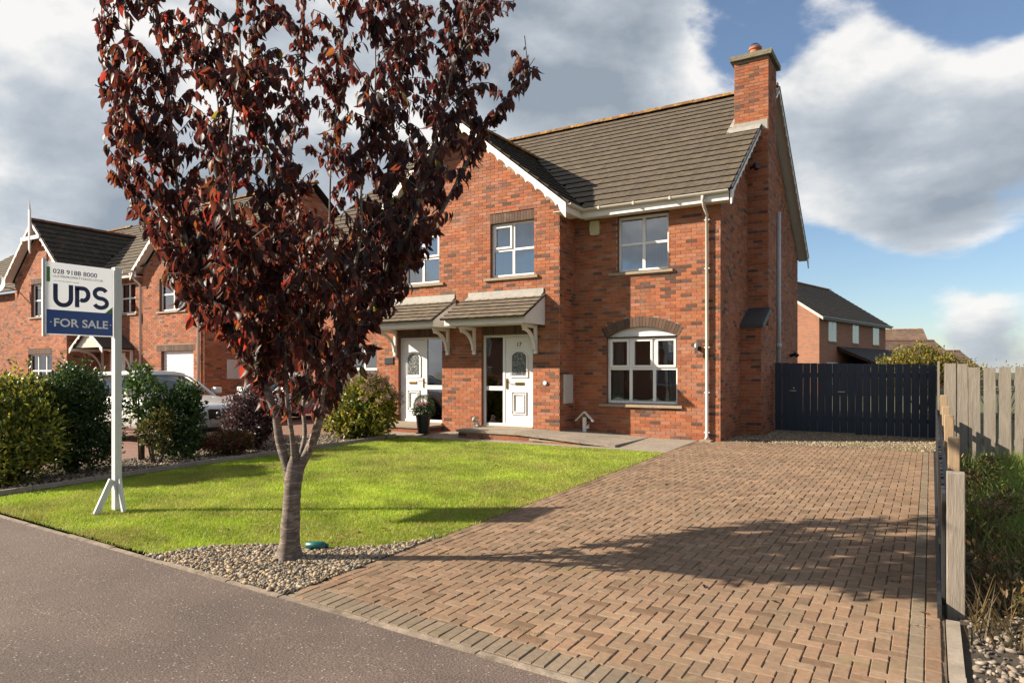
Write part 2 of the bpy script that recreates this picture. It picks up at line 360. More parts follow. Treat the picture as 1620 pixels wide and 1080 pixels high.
# lawn and beds
sheet('lawn', [(-10.42, kerb_y(-10.4)), (-4.13, kerb_y(-4.13)), (-4.13, 12.06), (-10.25, 11.86)], .0, 'lawn_soil', 'bright green front lawn')
GRAVEL_BED = [(-6.05, kerb_y(-6.0) - .07), (-4.105, kerb_y(-4.13) - .07), (-4.105, 5.35), (-4.35, 4.85), (-4.75, 4.52), (-5.3, 4.36), (-5.8, 4.02)]
sheet('gravel_bed', GRAVEL_BED, .006, 'soil', 'corner bed of gravel under the purple tree')
sheet('planting_bed', [(-12.7, kerb_y(-12.7)), (-10.52, kerb_y(-10.5)), (-10.38, 11.8), (-12.0, 12.2)], .012, 'soil', 'dark soil and gravel bed along the lawn edge')
def block_mat():
    m, nt, b = new_mat('neighbour_block_paving'); N = nt.nodes.new; L = nt.links.new
    geo = N('ShaderNodeNewGeometry'); br = N('ShaderNodeTexBrick'); br.inputs['Scale'].default_value = 1; L(geo.outputs['Position'], br.inputs['Vector'])
    br.inputs['Brick Width'].default_value = .2; br.inputs['Row Height'].default_value = .1; br.inputs['Mortar Size'].default_value = .006
    br.inputs['Color1'].default_value = (.20, .10, .066, 1); br.inputs['Color2'].default_value = (.155, .078, .055, 1); br.inputs['Mortar'].default_value = (.07, .05, .035, 1)
    L(br.outputs[0], b.inputs['Base Color']); b.inputs['Roughness'].default_value = .9; return m
M['neighbour_paving'] = block_mat()
sheet('neighbour_driveway', [(-33, kerb_y(-33)), (-12.7, kerb_y(-12.7)), (-12.0, 14.1), (-33, 14.1)], .004, 'neighbour_paving', 'red block paved drive of the neighbouring houses')
sheet('side_passage', [(-21, 14.1), (-15.5, 14.1), (-15.5, 30), (-21, 30)], .004, 'neighbour_paving', 'paved passage between the two houses')
# gravel strip by the gate, verge on the right
M['fine_gravel'] = mat('fine_gravel', (.24, .19, .125), 1.0, var=.4, var_scale=45, var2=.25, var2_scale=1.5, bump=.02, bump_scale=55, spots=[((.12, .15, .03), 1.6, .54, .66, .65)])
sheet('gravel_strip', [(-3.75, 14.2), (.16, 14.32), (.16, 17.6), (-3.75, 17.6)], .006, 'fine_gravel', 'strip of brown gravel in front of the dark gate')
sheet('verge', [(.16, 2.6), (26, 2.2), (26, 15), (.16, 15)], .0, 'soil', 'rough weedy verge right of the drive')
def kerb_row(name, x0, x1, label, step=.914, yoff=0.0):
    root = empty(name, (x0, kerb_y(x0), gz(3.6)), label, 'edging')
    x = x0; g = .006
    while x < x1 - .01:
        xe = min(x + step, x1); mb = MB(); j = random.uniform(-.006, .006); ya, yb = kerb_y(x), kerb_y(xe)
        z1 = .004 + random.uniform(-.004, .006); zg = gz(3.5)
        mb.prism([(x + g, ya - .122 + j, zg - .1), (xe - g, yb - .122 + j, zg - .1), (xe - g, yb - .068 + j, zg - .1), (x + g, ya - .068 + j, zg - .1)], (0, 0, .1 + z1))
        mb.build('edging_stone', 'edging', root, bevel=.006); x = xe
    return root
kerb_row('path_edging', -13.0, -4.13, 'thin concrete edging between the footpath and the lawn')
kerb_row('drive_edging', -4.13, .12, 'thin concrete edging between the footpath and the block drive')
# lawn side edging along the planting bed
def run_edging(name, pts, label, w=.05, h=.075, m='concrete', step=.914):
    root = empty(name, (pts[0][0], pts[0][1], gz(pts[0][1])), label, 'edging')
    for (xa, ya), (xb, yb) in zip(pts[:-1], pts[1:]):
        L_ = math.hypot(xb - xa, yb - ya); n = max(1, round(L_ / step)); dx, dy = (xb - xa) / L_, (yb - ya) / L_
        for i in range(n):
            a, b = i / n, (i + 1) / n; g = .004; j = random.uniform(-.006, .006)
            p = Vector((xa + (xb - xa) * a + dx * g, ya + (yb - ya) * a + dy * g, 0)); q = Vector((xa + (xb - xa) * b - dx * g, ya + (yb - ya) * b - dy * g, 0))
            nrm = Vector((-dy, dx, 0)) * (w / 2); off = Vector((-dy, dx, 0)) * j
            mb = MB(); ring = [p - nrm + off, q - nrm + off, q + nrm + off, p + nrm + off]
            mb.prism([(v.x, v.y, gz(v.y) - .1) for v in ring], (0, 0, .1 + h + random.uniform(-.006, .006))); mb.build('edging_stone', m, root, bevel=.006)
run_edging('lawn_edging', [(-10.55, 3.74), (-10.55, 7.0), (-10.42, 9.2), (-10.30, 11.75)], 'long low concrete edging between the lawn and the shrub bed')
run_edging('verge_edging', [(.125, 3.45), (.125, 5.25)], 'short concrete edging beside the drive in front of the low fence', w=.075, h=.03)

# --- driveway with its block pavers
DX0, DX1, DY1 = -4.10, .055, 14.22
drive = sheet('driveway', [(DX0 - .02, kerb_y(DX0) - .06), (DX1 + .02, kerb_y(DX1) - .06), (DX1 + .02, DY1), (DX0 - .02, 14.2)], -.004, 'joint', 'brown block paved driveway')
def paver_color(kind):
    if kind == 'grey':
        b = random.uniform(.85, 1.15); return (.215 * b, .168 * b, .120 * b)
    b = random.uniform(.80, 1.15) * (.78 if random.random() < .06 else 1); w = random.random()
    return (.252 * b, (.160 + .018 * w) * b, (.102 + .018 * w) * b)
PAV = []
def add_pav(x0, y0, x1, y1, kind): PAV.append((x0, y0, x1, y1, kind))
W = .086; gap = .0024
ix0, ix1 = DX0 + 2 * W, DX1 - 2 * W          # herringbone field
def ky2(x): return kerb_y(x) - .065 + .225
nx = int((ix1 - ix0) / W); field_w = (ix1 - ix0) / nx
for i in range(-1, nx + 1):
    for j in range(0, int((DY1 - 3.3) / W) + 2):
        k = (i - j) % 4; x = ix0 + i * field_w; y = 3.30 + j * W
        if k == 0: r = (x, y, x + 2 * field_w, y + W)
        elif k == 3: r = (x, y, x + field_w, y + 2 * W)
        else: continue
        xa, ya, xb, yb = max(r[0], ix0), r[1], min(r[2], ix1), min(r[3], DY1)
        lim = ky2((xa + xb) / 2)
        ya = max(ya, lim)
        if xb - xa > .03 and yb - ya > .03: add_pav(xa, ya, xb, yb, 'red')
y = 3.55
while y < DY1 - .05:
    ye = min(y + 2 * W, DY1)
    add_pav(DX1 - 2 * W, y, DX1 - W, ye, 'grey'); add_pav(DX1 - W, y + .0, DX1, ye, 'red')
    add_pav(DX0, y, DX0 + W, ye, 'red'); add_pav(DX0 + W, y - W, DX0 + 2 * W, ye - W, 'red'); y = ye
x = DX0
while x < DX1 - .02:
    xe = min(x + W, DX1); add_pav(x, ky2(x) - .215, xe, ky2(x) - .004, 'grey'); x = xe
def paver_geo(mb, w, h, colr, tilt=(0, 0), z=0.0, c=(0, 0), zbase=0.0):
    ch = .0045; a, b = w / 2, h / 2
    def P(x, y, zz): return (c[0] + x, c[1] + y, zbase + z + zz + tilt[0] * x + tilt[1] * y + SLOPE * y)
    top = [P(-a + ch, -b + ch, 0), P(a - ch, -b + ch, 0), P(a - ch, b - ch, 0), P(-a + ch, b - ch, 0)]
    mid = [P(-a, -b, -.006), P(a, -b, -.006), P(a, b, -.006), P(-a, b, -.006)]
    low = [P(-a, -b, -.03), P(a, -b, -.03), P(a, b, -.03), P(-a, b, -.03)]
    n = len(mb.v); mb.v += top + mid + low
    mb.f.append((n, n + 1, n + 2, n + 3)); mb.c.append(colr)
    for r in (0, 4):
        for k in range(4):
            j = (k + 1) % 4; mb.f.append((n + r + 4 + k, n + r + 4 + j, n + r + j, n + r + k)); mb.c.append(colr)
rest = MB(); cache = {}
PAV = [p for p in PAV if p[2] - p[0] > .02 and p[3] - p[1] > .02]
PAV.sort(key=lambda p: (((p[0] + p[2]) / 2 + .3) ** 2 + ((p[1] + p[3]) / 2) ** 2) / max(.01, (p[2] - p[0]) * (p[3] - p[1])) ** .8 if (-.52 * (p[0] + p[2]) / 2 + .85 * (p[1] + p[3]) / 2) * .46 > 1.68 else 1e9)
for i, (x0, y0, x1, y1, kind) in enumerate(PAV):
    w, h = x1 - x0 - 2 * gap, y1 - y0 - 2 * gap; cx, cy = (x0 + x1) / 2, (y0 + y1) / 2
    dz = .006 + random.uniform(-.003, .003) + .010 * mnoise.noise(Vector((cx * .7, cy * .7, 2.0))); tl = (random.gauss(0, .013), random.gauss(0, .013))
    if i < 300:
        v = random.randrange(6); key = (round(w, 2), round(h, 2), kind, v)
        if key not in cache:
            mb = MB(); paver_geo(mb, w, h, paver_color(kind)); cache[key] = mb.mesh('paver', 'paver')
        o = bpy.data.objects.new('paver', cache[key]); col.objects.link(o); o.parent = drive
        o.location = (cx, cy, gz(cy) + dz); o.rotation_euler = (tl[1], tl[0], 0)
    else:
        paver_geo(rest, w, h, paver_color(kind), tl, dz, (cx, cy), gz(cy))
rest.build('pavers', 'paver', drive, kind='stuff')

# ------------------------------------------------------------------ BRICKWORK
def brick_color(tone=1.0):
    r = random.random()
    if r < .085: b = random.uniform(.75, 1.3); return (.145 * b * tone, .076 * b * tone, .055 * b * tone)
    if r < .24: b = random.uniform(.85, 1.15); return (.26 * b * tone, .105 * b * tone, .062 * b * tone)
    if r < .40: b = random.uniform(.85, 1.12); return (.372 * b * tone, .158 * b * tone, .095 * b * tone)
    b = random.uniform(.80, 1.16); g = random.uniform(.88, 1.18)
    return (.372 * b * tone, .124 * b * g * tone, .056 * b * g * tone)
CH = .075
def panel(bricks, back, o, ax, nrm, L_, z0, ztop, holes=(), phase=0.0, tone=1.0, proud=.006):
    """running-bond brick panel: o origin (x,y), ax unit (x,y) along the wall, nrm outward. ztop(s)->height. holes: fn(z)->[(a,b)]"""
    o = Vector((o[0], o[1], 0)); ax = Vector((ax[0], ax[1], 0)); nr = Vector((nrm[0], nrm[1], 0))
    hz = max(ztop(s * L_ / 40) for s in range(41)); k = int(math.floor(z0 / CH))
    while k * CH < hz:
        za, zb = k * CH + .005, (k + 1) * CH - .005; zm = (za + zb) / 2
        cut = sorted(iv for h in holes for iv in h(zm))
        s = -.225 + (k % 2) * .1125 + phase
        while s < L_:
            a, b = max(s + .005, 0), min(s + .22, L_)
            segs = [(a, b)]
            for (ca, cb) in cut:
                ns = []
                for (p, q) in segs:
                    if cb <= p or ca >= q: ns.append((p, q)); continue
                    if ca > p: ns.append((p, ca))
                    if cb < q: ns.append((cb, q))
                segs = ns
            for (p, q) in segs:
                if q - p < .025 or min(ztop(p), ztop(q)) < zb - .002: continue
                bricks.append((o, ax, nr, p, q, za, zb, brick_color(tone), proud + random.uniform(-.0015, .0015)))
            s += .225
        k += 1
    # mortar backing, cut into strips round the openings
    n = int(round((hz - z0) / .0375)); 
    for i in range(n):
        z_a, z_b = z0 + (hz - z0) * i / n, z0 + (hz - z0) * (i + 1) / n; zm = (z_a + z_b) / 2
        cut = sorted(iv for h in holes for iv in h(zm)); s0 = 0.0; segs = []
        for (ca, cb) in cut:
            if ca > s0: segs.append((s0, min(ca, L_)))
            s0 = max(s0, cb)
        if s0 < L_: segs.append((s0, L_))
        for (p, q) in segs:
            # trim below a sloping top
            while p < q and ztop(p) < z_b: p += .02
            while q > p and ztop(q) < z_b: q -= .02
            if q - p > .004:
                A, B = o + ax * p, o + ax * q
                back.append(((A.x, A.y, z_a), (B.x, B.y, z_a), (B.x, B.y, z_b), (A.x, A.y, z_b)))
def brick_geo(mb, b):
    o, ax, nr, p, q, za, zb, c, pr = b
    A, B = o + ax * p, o + ax * q; F = nr * pr; z = Vector((0, 0, 1)); n = len(mb.v)
    mb.v += [tuple(A + z * za), tuple(B + z * za), tuple(B + z * zb), tuple(A + z * zb), tuple(A + F + z * za), tuple(B + F + z * za), tuple(B + F + z * zb), tuple(A + F + z * zb)]
    for fq in ((4, 5, 6, 7), (0, 1, 5, 4), (1, 2, 6, 5), (2, 3, 7, 6), (3, 0, 4, 7)):
        mb.f.append(tuple(n + i for i in fq)); mb.c.append(c)
def make_wall(name, parent, bricks, back, single=0, m='brick'):
    mb = MB()
    for q in back: mb.quad(*q)
    w = mb.build(name, 'mortar', parent)
    if single:
        def size(b):
            o, ax, nr, p, q, za, zb, c, pr = b
            ctr = o + ax * ((p + q) / 2) + Vector((0, 0, (za + zb) / 2)); d = Vector((0, 0, CAMZ)) - ctr
            return -(q - p) * abs(nr.dot(d)) / d.length ** 3
        bricks.sort(key=size)
    cache = {}
    for b in bricks[:single]:
        o, ax, nr, p, q, za, zb, c, pr = b
        key = (round(q - p, 3), tuple(ax), random.randrange(12))
        if key not in cache:
            t = MB(); brick_geo(t, (Vector((0, 0, 0)), ax, nr, 0, q - p, 0, zb - za, c, pr)); cache[key] = t.mesh('brick', m)
        ob = bpy.data.objects.new('brick', cache[key]); col.objects.link(ob); put(ob, w)
        ob.location += o + ax * p + Vector((0, 0, za))
    if len(bricks) > single:
        t = MB()
        for b in bricks[single:]: brick_geo(t, b)
        t.build('bricks', m, w, kind='stuff')
    return w
def rect_hole(a, b, z0, z1): return lambda z: [(a, b)] if z0 < z < z1 else []
def arch_hole(a, b, z0, zs, rise, grow=0.0):
    w = (b - a) / 2; c = (a + b) / 2; Rr = (w * w + rise * rise) / (2 * rise); cz = zs + rise - Rr
    def f(z):
        if z < z0: return []
        if z <= zs: return [(a, b)]
        h = (Rr + grow) ** 2 - (z - cz) ** 2
        if z > cz + Rr + grow or h <= 0: return []
        h = math.sqrt(h); return [(c - min(h, w + grow), c + min(h, w + grow))]
    return f, (c, cz, Rr)

# ------------------------------------------------------------------ windows, doors, roofs
def bar(mb, x0, x1, z0, z1, y0, y1): mb.box((x0, y0, z0), (x1, y1, z1))
def window(parent, x0, x1, z0, z1, Y, cols, rows, depth=.09, curtain=True, sashes=(), fw=.055, arch=None, name='window', room=True, blind=False, interior='room', curtain_w=.22, net=False):
    """white casement window in a wall facing -Y at plane Y: parts frame, pane, glazing, sill, curtains"""
    w = empty(name, ((x0 + x1) / 2, Y, z0)); w.parent = parent; w.location = Vector(((x0 + x1) / 2, Y, z0)) - origin(parent)
    yb = Y + depth; mb = MB()
    bar(mb, x0, x1, z0, z0 + fw, yb - .002, yb + .06); bar(mb, x0, x1, z1 - fw, z1, yb - .002, yb + .06)
    bar(mb, x0, x0 + fw, z0 + fw, z1 - fw, yb, yb + .06); bar(mb, x1 - fw, x1, z0 + fw, z1 - fw, yb, yb + .06)
    xs = [x0 + (x1 - x0) * t for t in cols]; zs = [z0 + (z1 - z0) * t for t in rows]
    mw = .035
    for x in xs: bar(mb, x - mw, x + mw, z0 + fw, z1 - fw, yb + .003, yb + .055)
    for z in zs: bar(mb, x0 + fw, x1 - fw, z - mw * .8, z + mw * .8, yb + .005, yb + .052)
    mb.build('frame', 'white', w, bevel=.006)
    ex = [x0 + fw] + xs + [x1 - fw]; ez = [z0 + fw] + zs + [z1 - fw]
    for i in range(len(ex) - 1):
        for j in range(len(ez) - 1):
            a, b = ex[i] + (mw if i else 0), ex[i + 1] - (mw if i < len(ex) - 2 else 0); c, d = ez[j] + (mw * .8 if j else 0), ez[j + 1] - (mw * .8 if j < len(ez) - 2 else 0)
            if (i, j) in sashes:
                s = MB(); t = .05
                bar(s, a, b, c, c + t, yb - .022, yb + .03); bar(s, a, b, d - t, d, yb - .022, yb + .03); bar(s, a, a + t, c + t, d - t, yb - .02, yb + .03); bar(s, b - t, b, c + t, d - t, yb - .02, yb + .03)
                s.build('sash', 'white', w, bevel=.006); a, b, c, d = a + t, b - t, c + t, d - t
            p = MB(); p.quad((a, yb + .024, c), (b, yb + .024, c), (b, yb + .024, d), (a, yb + .024, d)); p.build('pane', 'glass', w)
    # reveal
    rv = MB()
    rv.quad((x0, Y, z0), (x0, yb + .06, z0), (x0, yb + .06, z1), (x0, Y, z1)); rv.quad((x1, yb + .06, z0), (x1, Y, z0), (x1, Y, z1), (x1, yb + .06, z1))
    rv.quad((x0, Y, z1), (x0, yb + .06, z1), (x1, yb + .06, z1), (x1, Y, z1)); rv.quad((x0, yb + .06, z0), (x0, Y, z0), (x1, Y, z0), (x1, yb + .06, z0))
    rv.build('reveal', 'brick_plain', w)
    if room:
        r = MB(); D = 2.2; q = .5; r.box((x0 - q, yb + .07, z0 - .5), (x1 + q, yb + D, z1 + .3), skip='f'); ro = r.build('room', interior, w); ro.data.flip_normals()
    if net:  # full-width sheet added behind the panes, pale like reflected sky
        c = MB(); n = 60; pts = [(x0 + .02 + (x1 - x0 - .04) * t / n, yb + .20 + .012 * math.sin(t * 1.3) + .008 * math.sin(t * 2.9)) for t in range(n + 1)]
        for (xa, ya), (xb, yb2) in zip(pts[:-1], pts[1:]): c.quad((xa, ya, z0 + .02), (xb, yb2, z0 + .02), (xb, yb2, z1 - .02), (xa, ya, z1 - .02))
        c.build('added_pale_net', 'net', w, smooth=True)
    if curtain:
        for side in (0, 1):
            c = MB(); cw = curtain_w * (1.0 if side == 0 else .8); a = x0 + .03 if side == 0 else x1 - .03 - cw; n = 14
            pts = [(a + cw * t / n, yb + .13 + .025 * math.sin(t * 2.1 + side)) for t in range(n + 1)]
            for (xa, ya), (xb, yb2) in zip(pts[:-1], pts[1:]): c.quad((xa, ya, z0 + .02), (xb, yb2, z0 + .02), (xb, yb2, z1 - .02), (xa, ya, z1 - .02))
            c.build('curtain', 'curtain', w, smooth=True)
    return w
M['net'] = mat('added_pale_net', (1.1, 1.2, 1.3), .9, transl=((.5, .5, .5), .3))
M['brick_plain'] = mat('brick_reveal', (.25, .10, .06), .9, var=.3, var_scale=30)
def sill(parent, x0, x1, z, Y, h=.075, out=.06):
    mb = MB(); mb.prism([(x0, Y - out, z - h), (x0, Y + .09, z - h), (x0, Y + .09, z), (x0, Y - out, z - .018)], (x1 - x0, 0, 0)); return mb.build('sill', 'sill', parent, bevel=.006)
def soldier(parent, x0, x1, z, Y, h=.215, name='lintel', color=(.125, .078, .056)):
    mb = MB(); x = x0
    while x < x1 - .02:
        b = random.uniform(.75, 1.2); c = tuple(v * b for v in color); mb.box((x + .004, Y - .007 - random.uniform(0, .002), z + .004), (min(x + .071, x1), Y, z + h), c); x += .075
    mb.box((x0, Y - .001, z), (x1, Y + .02, z + h), (.34, .27, .22)); return mb.build(name, 'brick', parent)
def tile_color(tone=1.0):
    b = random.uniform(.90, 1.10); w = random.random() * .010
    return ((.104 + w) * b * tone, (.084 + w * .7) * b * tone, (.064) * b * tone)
def roof_plane(parent, eave0, along, up, L_, S_, inside=None, gauge=.345, wid=.33, single=0, tone=1.0, name='roof', under=True, color=None, order=None):
    """tiled roof slope: eave0 start of the eave, along/up unit vectors, L_ eave length, S_ slope length. inside(s,t) keeps a tile"""
    e, al, up = Vector(eave0), Vector(along), Vector(up); nrm = al.cross(up)
    if nrm.z < 0: nrm = -nrm
    tiles = []; rows = int(math.ceil(S_ / gauge)); g = S_ / rows; ncol = int(round(L_ / wid)); w = L_ / ncol
    for j in range(rows):
        for i in range(ncol):
            if inside and not inside((i + .5) * w, (j + .5) * g): continue
            tiles.append((i * w, j * g))
    def geo(mb, s, t, c, base):
        lift = .066; th = .034; over = .055; r = random.uniform(-.0015, .0015)
        t0, t1 = t - over, min(t + g, S_) ; a, b = s + .003, s + w - .003
        def P(ss, tt, h): return base + al * ss + up * tt + nrm * h
        n = len(mb.v); k = .006
        xs = (a, a + (b - a) * .12, a + (b - a) * .3, b); hs = (k, k, 0, 0)
        vs = []
        for x, h in zip(xs, hs):
            vs += [P(x, t0, lift + h + r), P(x, t1, lift - th + h + r + .004), P(x, t0, lift - th + h * .2 + r - .012)]
        mb.v += [tuple(v) for v in vs]
        for q in range(3):
            A = n + q * 3; B = A + 3
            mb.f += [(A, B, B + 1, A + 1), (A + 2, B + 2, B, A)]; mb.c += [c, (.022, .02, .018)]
        mb.f += [(n + 2, n, n + 1), (n + 9, n + 11, n + 10)]; mb.c += [c, c]
    root = MB()
    if under:
        a, b_, c_, d = e, e + al * L_, e + al * L_ + up * S_, e + up * S_
        if not inside: root.quad(a, b_, c_, d)
        else:
            n = 48
            for i in range(n):
                for j in range(24):
                    s, t = (i + .5) * L_ / n, (j + .5) * S_ / 24
                    if inside(s, t): root.quad(e + al * (i * L_ / n) + up * (j * S_ / 24), e + al * ((i + 1) * L_ / n) + up * (j * S_ / 24), e + al * ((i + 1) * L_ / n) + up * ((j + 1) * S_ / 24), e + al * (i * L_ / n) + up * ((j + 1) * S_ / 24))
    ro = root.build(name, 'underlay', parent)
    if single:
        tiles.sort(key=lambda q: order(q[0], q[1]) if order else ((e + al * q[0] + up * q[1]) - Vector((0, 0, CAMZ))).length)
    cache = []
    for k in range(10 if single else 0):
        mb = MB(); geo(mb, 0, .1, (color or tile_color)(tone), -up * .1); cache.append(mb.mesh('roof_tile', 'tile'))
    for (s, t) in tiles[:single]:
        o = bpy.data.objects.new('roof_tile', random.choice(cache)); col.objects.link(o); put(o, ro); o.location += e + al * s + up * t
    mb = MB()
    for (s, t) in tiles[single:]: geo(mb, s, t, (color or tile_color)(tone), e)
    if mb.v: mb.build('roof_tiles', 'tile', ro, kind='stuff')
    return ro
def ridge_run(parent, a, b, r=.115, n_len=.45, m='ridge', name='ridge_tile'):
    a, b = Vector(a), Vector(b); L_ = (b - a).length; n = max(1, int(round(L_ / n_len))); d = (b - a) / L_; side = d.cross(Vector((0, 0, 1))).normalized()
    for i in range(n):
        mb = MB(); p, q = a + d * (i * L_ / n), a + d * ((i + 1) * L_ / n - .006); jz = random.uniform(-.006, .006)
        pr = []
        for k in range(7):
            an = math.pi * k / 6; pr.append((math.cos(an) * r * 1.15, math.sin(an) * r - .03))
        ra = [p + side * x + Vector((0, 0, z + jz)) for x, z in pr]; rb = [q + side * x * 1.03 + Vector((0, 0, z * 1.03 + jz)) for x, z in pr]
        for k in range(6): mb.quad(ra[k], rb[k], rb[k + 1], ra[k + 1])
        mb.poly(ra); mb.poly(rb[::-1]); mb.build(name, m, parent)
def scallop_board(parent, top, bot, drop=.20, depth=.17, n=11, th=.03, thick_dir=(0, -1, 0), foot=True, m='white_paint', name='bargeboard', foot_drop=.12, amp=.055):
    """decorative bargeboard from the eave (bot) up to the apex (top), scalloped along its lower edge"""
    top, bot = Vector(top), Vector(bot); d = top - bot; L_ = d.length; mb = MB()
    up = []; lo = []; N_ = n * 8
    for i in range(N_ + 1):
        t = i / N_; p = bot + d * t; up.append(p)
        ph = (t * n) % 1.0; h = depth + amp * (1 - math.sqrt(max(0, 1 - (2 * ph - 1) ** 2)))
        if foot and t * L_ < .22: h = depth + .055 + foot_drop * (1 - t * L_ / .22) ** .5
        lo.append(p - Vector((0, 0, h)))
    td = Vector(thick_dir) * th
    for i in range(N_):
        a, b, c, e = lo[i], lo[i + 1], up[i + 1], up[i]
        mb.quad(a + td, b + td, c + td, e + td); mb.quad(b, a, e, c)
        mb.quad(a, b, b + td, a + td); mb.quad(e + td, c + td, c, e)
    mb.quad(lo[0], lo[0] + td, up[0] + td, up[0]); mb.quad(lo[-1] + td, lo[-1], up[-1], up[-1] + td)
    return mb.build(name, m, parent)
def gutter(parent, a, b, m='cream', r=.055, name='gutter'):
    a, b = Vector(a), Vector(b); mb = MB(); d = (b - a).normalized(); side = Vector((d.y, -d.x, 0)); prof = []
    for k in range(9):
        an = math.pi + math.pi * k / 8; prof.append((math.cos(an) * r, math.sin(an) * r))
    for rr in (1.0, .86):
        ra = [a + side * x * rr + Vector((0, 0, z * rr)) for x, z in prof]; rb = [b + side * x * rr + Vector((0, 0, z * rr)) for x, z in prof]
        for k in range(8): mb.quad(*((ra[k], ra[k + 1], rb[k + 1], rb[k]) if rr == 1.0 else (ra[k], rb[k], rb[k + 1], ra[k + 1])))
        if rr == 1.0: mb.poly(ra); mb.poly(rb[::-1])
    g = mb.build(name, m, parent); L_ = (b - a).length
    n = int(L_ / .8)
    for i in range(n):
        p = a + d * (.4 + i * .8); c = MB(); c.obox(p - side * (r + .006) - d * .02 + Vector((0, 0, -r - .006)), d * .04, side * (2 * r + .012), (0, 0, r + .016)); c.build('gutter_clip', m, g, bevel=.004)
    return g
def downpipe(parent, pts, m='cream', r=.034, name='downpipe', clips=(), out=(0, 1, 0)):
    mb = MB(); mb.tube(pts, r, 12); p = mb.build(name, m, parent, smooth=True)
    for (x, y, z) in clips:
        c = MB(); c.box((x - r - .022, y - r * .6, z - .014), (x + r + .022, y + r * 1.2, z + .014)); c.build('pipe_clip', m, p, bevel=.003)
    return p

# ------------------------------------------------------------------ THE SEMI-DETACHED HOUSE
XC, YR, YP = -9.62, 14.13, 13.35
XR, XG = -3.67, -6.97                      # right gable end, right corner of the projecting gable
def mx(x): return 2 * XC - x
house = empty('semi_detached_house', (XC, YR, 0), 'red brick semi-detached house with white bargeboards and a tall chimney', 'house')
RS = .7525; rc, rs_ = math.cos(math.atan(RS)), math.sin(math.atan(RS))
GS = .81; gc, gs_ = math.cos(math.atan(GS)), math.sin(math.atan(GS))
def build_house():
    # --- walls
    arch_f, (ac, acz, aR) = arch_hole(-6.19 - XG, -4.57 - XG, .66, 2.20, .21)
    arch_g, _ = arch_hole(-6.19 - XG, -4.57 - XG, 2.20, 2.20, .21, grow=.22)
    # the arch ring ends at the springing line: keep brick below it beside the window
    def ring(z):
        hw = (z - acz) * math.tan(math.asin(.81 / aR) * 1.035) + .002
        return [(max(a, ac - hw), min(b, ac + hw)) for a, b in arch_g(z)] if z > 2.20 else []
    holes = [arch_f, ring, rect_hole(-5.93 - XG, -4.76 - XG, 3.56, 4.86)]
    B, K = [], []
    panel(B, K, (XG, YR), (1, 0), (0, -1), XR - XG, -.10, lambda s: 4.95, holes)
    make_wall('wall', house, B, K, single=300)
    B, K = [], []
    panel(B, K, (XG, YP), (0, 1), (1, 0), YR - YP, -.10, lambda s: 4.95)
    gl = 2 * (XG - XC)
    gh = []
    def o_(a, b, z0, z1): gh.append(rect_hole(a - mx(XG), b - mx(XG), z0, z1))
    o_(-9.04, -7.64, -.1, 2.285 + .215); o_(mx(-7.64), mx(-9.04), -.1, 2.285 + .215)
    o_(-8.79, -7.61, 3.55, 4.87 + .215); o_(-11.42, -10.29, 3.55, 4.87 + .215)
    panel(B, K, (mx(XG), YP), (1, 0), (0, -1), gl, -.10, lambda s: 5.2 + GS * min(s, gl - s), gh)
    panel(B, K, (mx(XG), YR), (0, -1), (-1, 0), YR - YP, -.10, lambda s: 4.95)
    make_wall('gable_wall', house, B, K)
    B, K = [], []
    D = 9.42
    panel(B, K, (XR, YR), (0, 1), (1, 0), D, -.10, lambda s: 5.17 + RS * min(s, D - s), [rect_hole(5.55, 6.25, 2.9, 4.3)])
    make_wall('end_wall', house, B, K)
    B, K = [], []
    panel(B, K, (mx(XR), YR), (1, 0), (0, -1), XR - XG, -.10, lambda s: 4.95, [rect_hole(mx(-4.57) - mx(XR), mx(-6.19) - mx(XR), .66, 2.2), rect_hole(mx(-4.76) - mx(XR), mx(-5.93) - mx(XR), 3.56, 4.86)])
    make_wall('wing_wall', house, B, K)
    mb = MB(); mb.poly([(mx(XR), YR + D, -.1), (mx(XR), YR, -.1), (mx(XR), YR, 5.17), (mx(XR), YR + D / 2, 5.17 + RS * D / 2), (mx(XR), YR + D, 5.17)])
    mb.quad((XR, YR + D, -.1), (mx(XR), YR + D, -.1), (mx(XR), YR + D, 5.2), (XR, YR + D, 5.2)); mb.build('rear_wall', 'brick_plain', house)
    # --- roofs
    ye, ze = YR - .30, 5.05; S = (YR + D / 2 - ye) / rc; xl, xr = mx(-3.40), -3.40
    zr = ze + rs_ * S
    def keep_main(s, t):
        X = xl + s; 
        if abs(X - XC) > 2.93: return not (-4.0 < X < -3.18 and 16.55 < ye + rc * t < 17.5)
        return ze + rs_ * t > 7.45 - GS * abs(X - XC) - .02
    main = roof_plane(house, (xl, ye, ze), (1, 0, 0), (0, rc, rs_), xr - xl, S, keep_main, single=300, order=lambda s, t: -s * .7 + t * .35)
    mb = MB(); mb.quad((xr, ye + 2 * (YR + D / 2 - ye), ze), (xl, ye + 2 * (YR + D / 2 - ye), ze), (xl, YR + D / 2, zr), (xr, YR + D / 2, zr)); mb.build('rear_roof', 'underlay', house)
    ridge_run(main, (xl, YR + D / 2, zr + .075), (xr, YR + D / 2, zr + .075))
    gy = YP - .30; SG = (XG + .30 - XC) / gc
    def keep_g(s, t): return ze + gs_ * t > ze + RS * (gy + s - ye) - .02
    gr = roof_plane(house, (XG + .30, gy, ze), (0, 1, 0), (-gc, 0, gs_), 4.1, SG, keep_g, name='gable_roof', tone=.5)  # slope away from the sun: its shade is put into darker tile colours
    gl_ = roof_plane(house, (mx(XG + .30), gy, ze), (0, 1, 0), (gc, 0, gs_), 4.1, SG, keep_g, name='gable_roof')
    za = ze + gs_ * SG
    ridge_run(gr, (XC, gy, za + .06), (XC, 17.0, za + .06))
